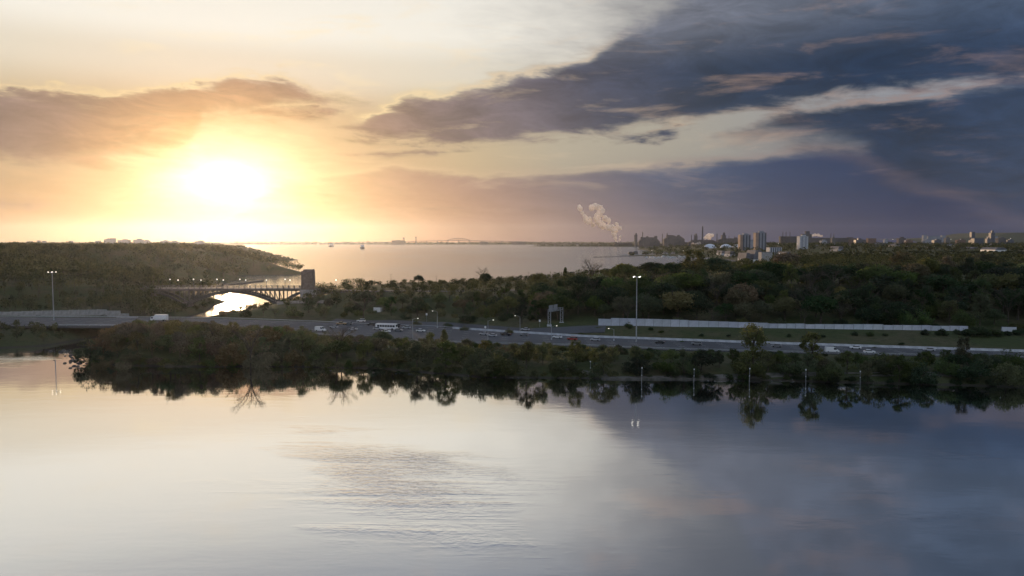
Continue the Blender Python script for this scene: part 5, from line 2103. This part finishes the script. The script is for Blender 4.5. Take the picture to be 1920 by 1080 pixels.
# ---- marina: breakwater, dock and boats
bw = MB()
pts = [at(1112, 482.5, 0), at(1150, 481.6, 0), at(1195, 480.6, 0)]
rb = random.Random(5)
for a, b in zip(pts[:-1], pts[1:]):
    for k in range(24):
        c = a.lerp(b, (k + 0.5) / 24)
        s = (b - a).length / 24
        bw.add([(c.x - s * .6, c.y - 5, -1), (c.x + s * .6, c.y - 5, -1), (c.x + s * .6, c.y + 5, -1), (c.x - s * .6, c.y + 5, -1), (c.x, c.y, 1.5 + rb.random())], [(0, 1, 4), (1, 2, 4), (2, 3, 4), (3, 0, 4), (3, 2, 1, 0)])
o = bw.build('breakwater', M_rock)
tag(o, 'thin dark stone breakwater reaching into the bay', 'breakwater')
hull_me = {}
for k in range(14):
    px = 1214 + k * 5.2 + rb.uniform(-1.6, 1.6)
    p = at(px, 482.5 + rb.uniform(-1.5, 1.5), 0)
    r = empty('moored_boat', p, rb.uniform(0, 3.1), 1.3)
    hl = MB()
    hl.add([(-5, -1.5, 1.5), (3, -1.5, 1.5), (6.5, 0, 1.9), (3, 1.5, 1.5), (-5, 1.5, 1.5), (-4.6, -1, -.4), (2.6, -1, -.4), (5, 0, -.4), (2.6, 1, -.4), (-4.6, 1, -.4)],
           [(0, 1, 2, 3, 4), (9, 8, 7, 6, 5), (0, 5, 6, 1), (1, 6, 7, 2), (2, 7, 8, 3), (3, 8, 9, 4), (4, 9, 5, 0)])
    hl.build('hull', M_white, r)
    MB().box((-0.6, 0, 2.0), (4, 1.9, 1.1)).build('cabin', M_white, r)
    MB().cone((0.8, 0, 1.5), 0.12, 0.07, 13, 5).build('mast', M_galv, r)
    tag(r, '%s white moored boat from the left in the marina' % adj[k], 'boat', 'boats moored in the marina')
mr = empty('marina_pier', at(1230, 477, 0))
mx0, mx1 = at(1165, 478.5, 0), at(1292, 477.5, 0)
tag(mr, 'low marina pier with sheds in front of the industrial shore', 'pier')
MB().bar(mx0 - mr.location + Vector((0, 0, 0.8)), mx1 - mr.location + Vector((0, 0, 0.8)), 30, 2.2).build('deck', M_conc, mr)
for k, (px, w, h) in enumerate(((1182, 8, 7), (1191, 9, 9), (1247, 9, 6), (1262, 6, 5))):
    p = at(px, 477.8, 0)
    s = p.y / FPX
    r = empty('boat_shed', (p.x, p.y, 1.6))
    tag(r, ['leftmost dark boat shed on the marina pier', 'taller dark boat shed on the marina pier', 'pale boat shed among the pier trees', 'small boat shed at the right of the marina pier'][k], 'shed')
    MB().box((0, 0, h / 2), (w * s, 16, h)).build('wall', M_conc_d if k < 2 else M_conc, r)
    MB().prism([(-w * s / 2 - 1, h), (w * s / 2 + 1, h), (0, h + 4)], -9, 9).build('roof', M_roof, r)
pier_tr = []
for k in range(46):
    px = rb.uniform(1206, 1290)
    p = at(px, 477 + rb.uniform(-1.2, 0.6), 0)
    pier_tr.append((p.x, p.y))
wood('pier_trees', pier_tr, lambda x, y: RNG.uniform(9, 15), 60, lambda h, y: 3.0, 'green trees along the marina pier', 'wood', M_leaf, 31, 0.9)

# lit lamps of the town and the harbour
for k, (px, py, Y, lab) in enumerate(((1222, 469.5, 2560, 'bright lit lamp over the marina pier'), (1281, 470.5, 2700, 'lit lamp at the right end of the marina pier'), (1459.5, 457, 2900, 'lit lamp right of the right apartment tower'),
                                      (1494.5, 457.5, 2600, 'lit lamp left of the white office slab'), (1657, 450.5, 4500, 'first lit lamp on the right horizon'), (1674, 449, 4500, 'second lit lamp on the right horizon'), (1697, 452, 4300, 'third lit lamp on the right horizon'),
                                      (1783, 448.8, 4500, 'fourth lit lamp on the right horizon'), (1801, 448.8, 4500, 'fifth lit lamp on the right horizon'), (1878.5, 447.5, 4500, 'sixth lit lamp on the right horizon'), (1895, 447.5, 4500, 'last lit lamp on the right horizon'), (1461.5, 475.5, 1700, 'lit lamp below the pale ribbed block'))):
    p = atY(px, py, Y)
    zb = h1(p.x, Y)
    s = Y / FPX
    r = empty('flood_lamp', (p.x, Y, zb - 0.5))
    tag(r, lab, 'lamp')
    H = max(3.0, p.z - zb)
    MB().cone((0, 0, 0), 0.12 * s, 0.07 * s, H, 6).build('pole', M_steel, r)
    MB().lathe((0, 0, H), [(0.1, 0), (0.42 * s, 0.2 * s), (0.42 * s, 0.55 * s), (0.1, 0.75 * s)], 8).build('lamp_head', M_lamp_s, r)

# far escarpment at the right edge
esc = []
for px, y in ((1700, 449), (1780, 447), (1840, 445), (1875, 441), (1890, 437.5), (1905, 436), (1960, 436), (2100, 437), (2300, 438)):
    esc.append((atY(px, y, 13500).x, atY(px, y, 13500).z))
mb = MB()
for (xa, za), (xb, zb) in zip(esc[:-1], esc[1:]):
    mb.add([(xa, 13000, 0), (xb, 13000, 0), (xb, 13500, zb), (xa, 13500, za), (xa, 15200, za), (xb, 15200, zb)], [(0, 1, 2, 3), (3, 2, 5, 4)])
o = mb.build('escarpment_hill', M_ground)
tag(o, kind='structure')

# ---- steam
def plume(name, blobs, Y, label, density, seed, voxel, amp, col=(0.98, 0.90, 0.82)):
    blobs = [(a, b, r * 1.55) for a, b, r in blobs]
    rg = random.Random(seed)
    k = Y / FPX
    bm = bmesh.new()
    c0 = atY(blobs[0][0], blobs[0][1], Y)
    for px, py, r in blobs:
        c = atY(px, py, Y) - c0
        for j in range(5):
            d = Vector((rg.gauss(0, 1), rg.gauss(0, 1), rg.gauss(0, 1))).normalized() * (r * k * 0.55 if j else 0)
            rr = r * k * (0.75 if j == 0 else rg.uniform(0.3, 0.55))
            bmesh.ops.create_icosphere(bm, subdivisions=2, radius=rr, matrix=Matrix.Translation(c + d))
    me_ = bpy.data.meshes.new(name)
    bm.to_mesh(me_)
    bm.free()
    o = link(name, me_)
    md = o.modifiers.new('fuse', 'REMESH')
    md.mode = 'VOXEL'
    md.voxel_size = voxel
    dg = bpy.context.evaluated_depsgraph_get()
    me2 = bpy.data.meshes.new_from_object(o.evaluated_get(dg))
    o.modifiers.clear()
    for v in me2.vertices:
        n = mnoise.fractal(v.co / (k * 5.5), 0.8, 2.1, 4) + 0.5 * mnoise.noise(v.co / (k * 2.0))
        v.co += v.normal * n * amp * k
    o.data = me2
    o.location = c0
    m = bpy.data.materials.new(name)
    m.use_nodes = True
    nt = m.node_tree
    nt.nodes.clear()
    E.nt = nt
    out = nt.nodes.new('ShaderNodeOutputMaterial')
    tc = nt.nodes.new('ShaderNodeTexCoord')
    f = fbm(E(tc.outputs['Object']), 0.02, 4, 0.6)
    df = nt.nodes.new('ShaderNodeBsdfDiffuse')
    tl = nt.nodes.new('ShaderNodeBsdfTranslucent')
    tr = nt.nodes.new('ShaderNodeBsdfTransparent')
    df.inputs[0].default_value = (*col, 1)
    tl.inputs[0].default_value = (*col, 1)
    m1 = nt.nodes.new('ShaderNodeMixShader')
    m1.inputs[0].default_value = 0.55
    nt.links.new(df.outputs[0], m1.inputs[1])
    nt.links.new(tl.outputs[0], m1.inputs[2])
    m2 = nt.nodes.new('ShaderNodeMixShader')
    nt.links.new(((f.smooth(0.2, 0.5) * 0.5 + 0.5) * density).s, m2.inputs[0])
    nt.links.new(tr.outputs[0], m2.inputs[1])
    nt.links.new(m1.outputs[0], m2.inputs[2])
    nt.links.new(m2.outputs[0], out.inputs[0])
    me2.materials.clear()
    me2.materials.append(m)
    tag(o, label, 'steam', None, 'stuff')
    return o


plume('steam_plume', [(1155.5, 453, 2.0), (1154, 447, 3.0), (1152, 440, 4.0), (1152, 433, 4.6), (1147, 428, 5.5), (1139, 426, 5.0), (1132, 423, 5.0), (1125, 420, 5.0), (1120, 414, 5.0), (1118, 408, 5.0), (1124, 401, 5.5), (1128, 395, 5.5),
                      (1123, 389, 5.0), (1116, 387, 5.0), (1109, 389, 4.5), (1134, 409, 4.5), (1141, 413, 4.0), (1158, 426, 3.6), (1163, 428, 2.6), (1162, 450, 2.2), (1164, 444, 2.0), (1156, 419, 2.6)], 6350.0, 'tall curling sunlit steam plume over the industrial spit', 0.97, 4, 4.5, 1.5)
plume('steam_wisp', [(1112, 421, 3.5), (1104, 414, 5.0), (1099, 411, 5.0), (1096, 405, 3.5), (1092, 399, 3.0), (1088, 391, 4.0), (1086, 387, 3.0)], 6380.0, 'detached left wisp of the tall steam plume', 0.95, 6, 4.5, 1.4)
plume('steam_puff', [(1322, 446, 2.6), (1327, 443, 3.6), (1332, 441.5, 3.6), (1336, 441, 2.6), (1330, 446, 3.0)], 6150.0, 'small sunlit steam puff right of the tallest chimney', 0.9, 8, 5.0, 1.2)
plume('smoke_puff', [(1294, 466, 2.6), (1300, 463.5, 3.8), (1306, 461, 4.6), (1299, 459, 3.4), (1310, 457, 3.2)], 5200.0, 'low reddish smoke drifting above the marina pier', 0.3, 9, 5.0, 1.8, (1, 0.86, 0.78))
plume('steam_streak', [(1523, 441.5, 2.0), (1528, 440, 2.4), (1534, 441, 2.6), (1540, 442.5, 2.0)], 5700.0, 'faint pink steam right of the stepped plant tower', 0.4, 10, 5.0, 1.2)
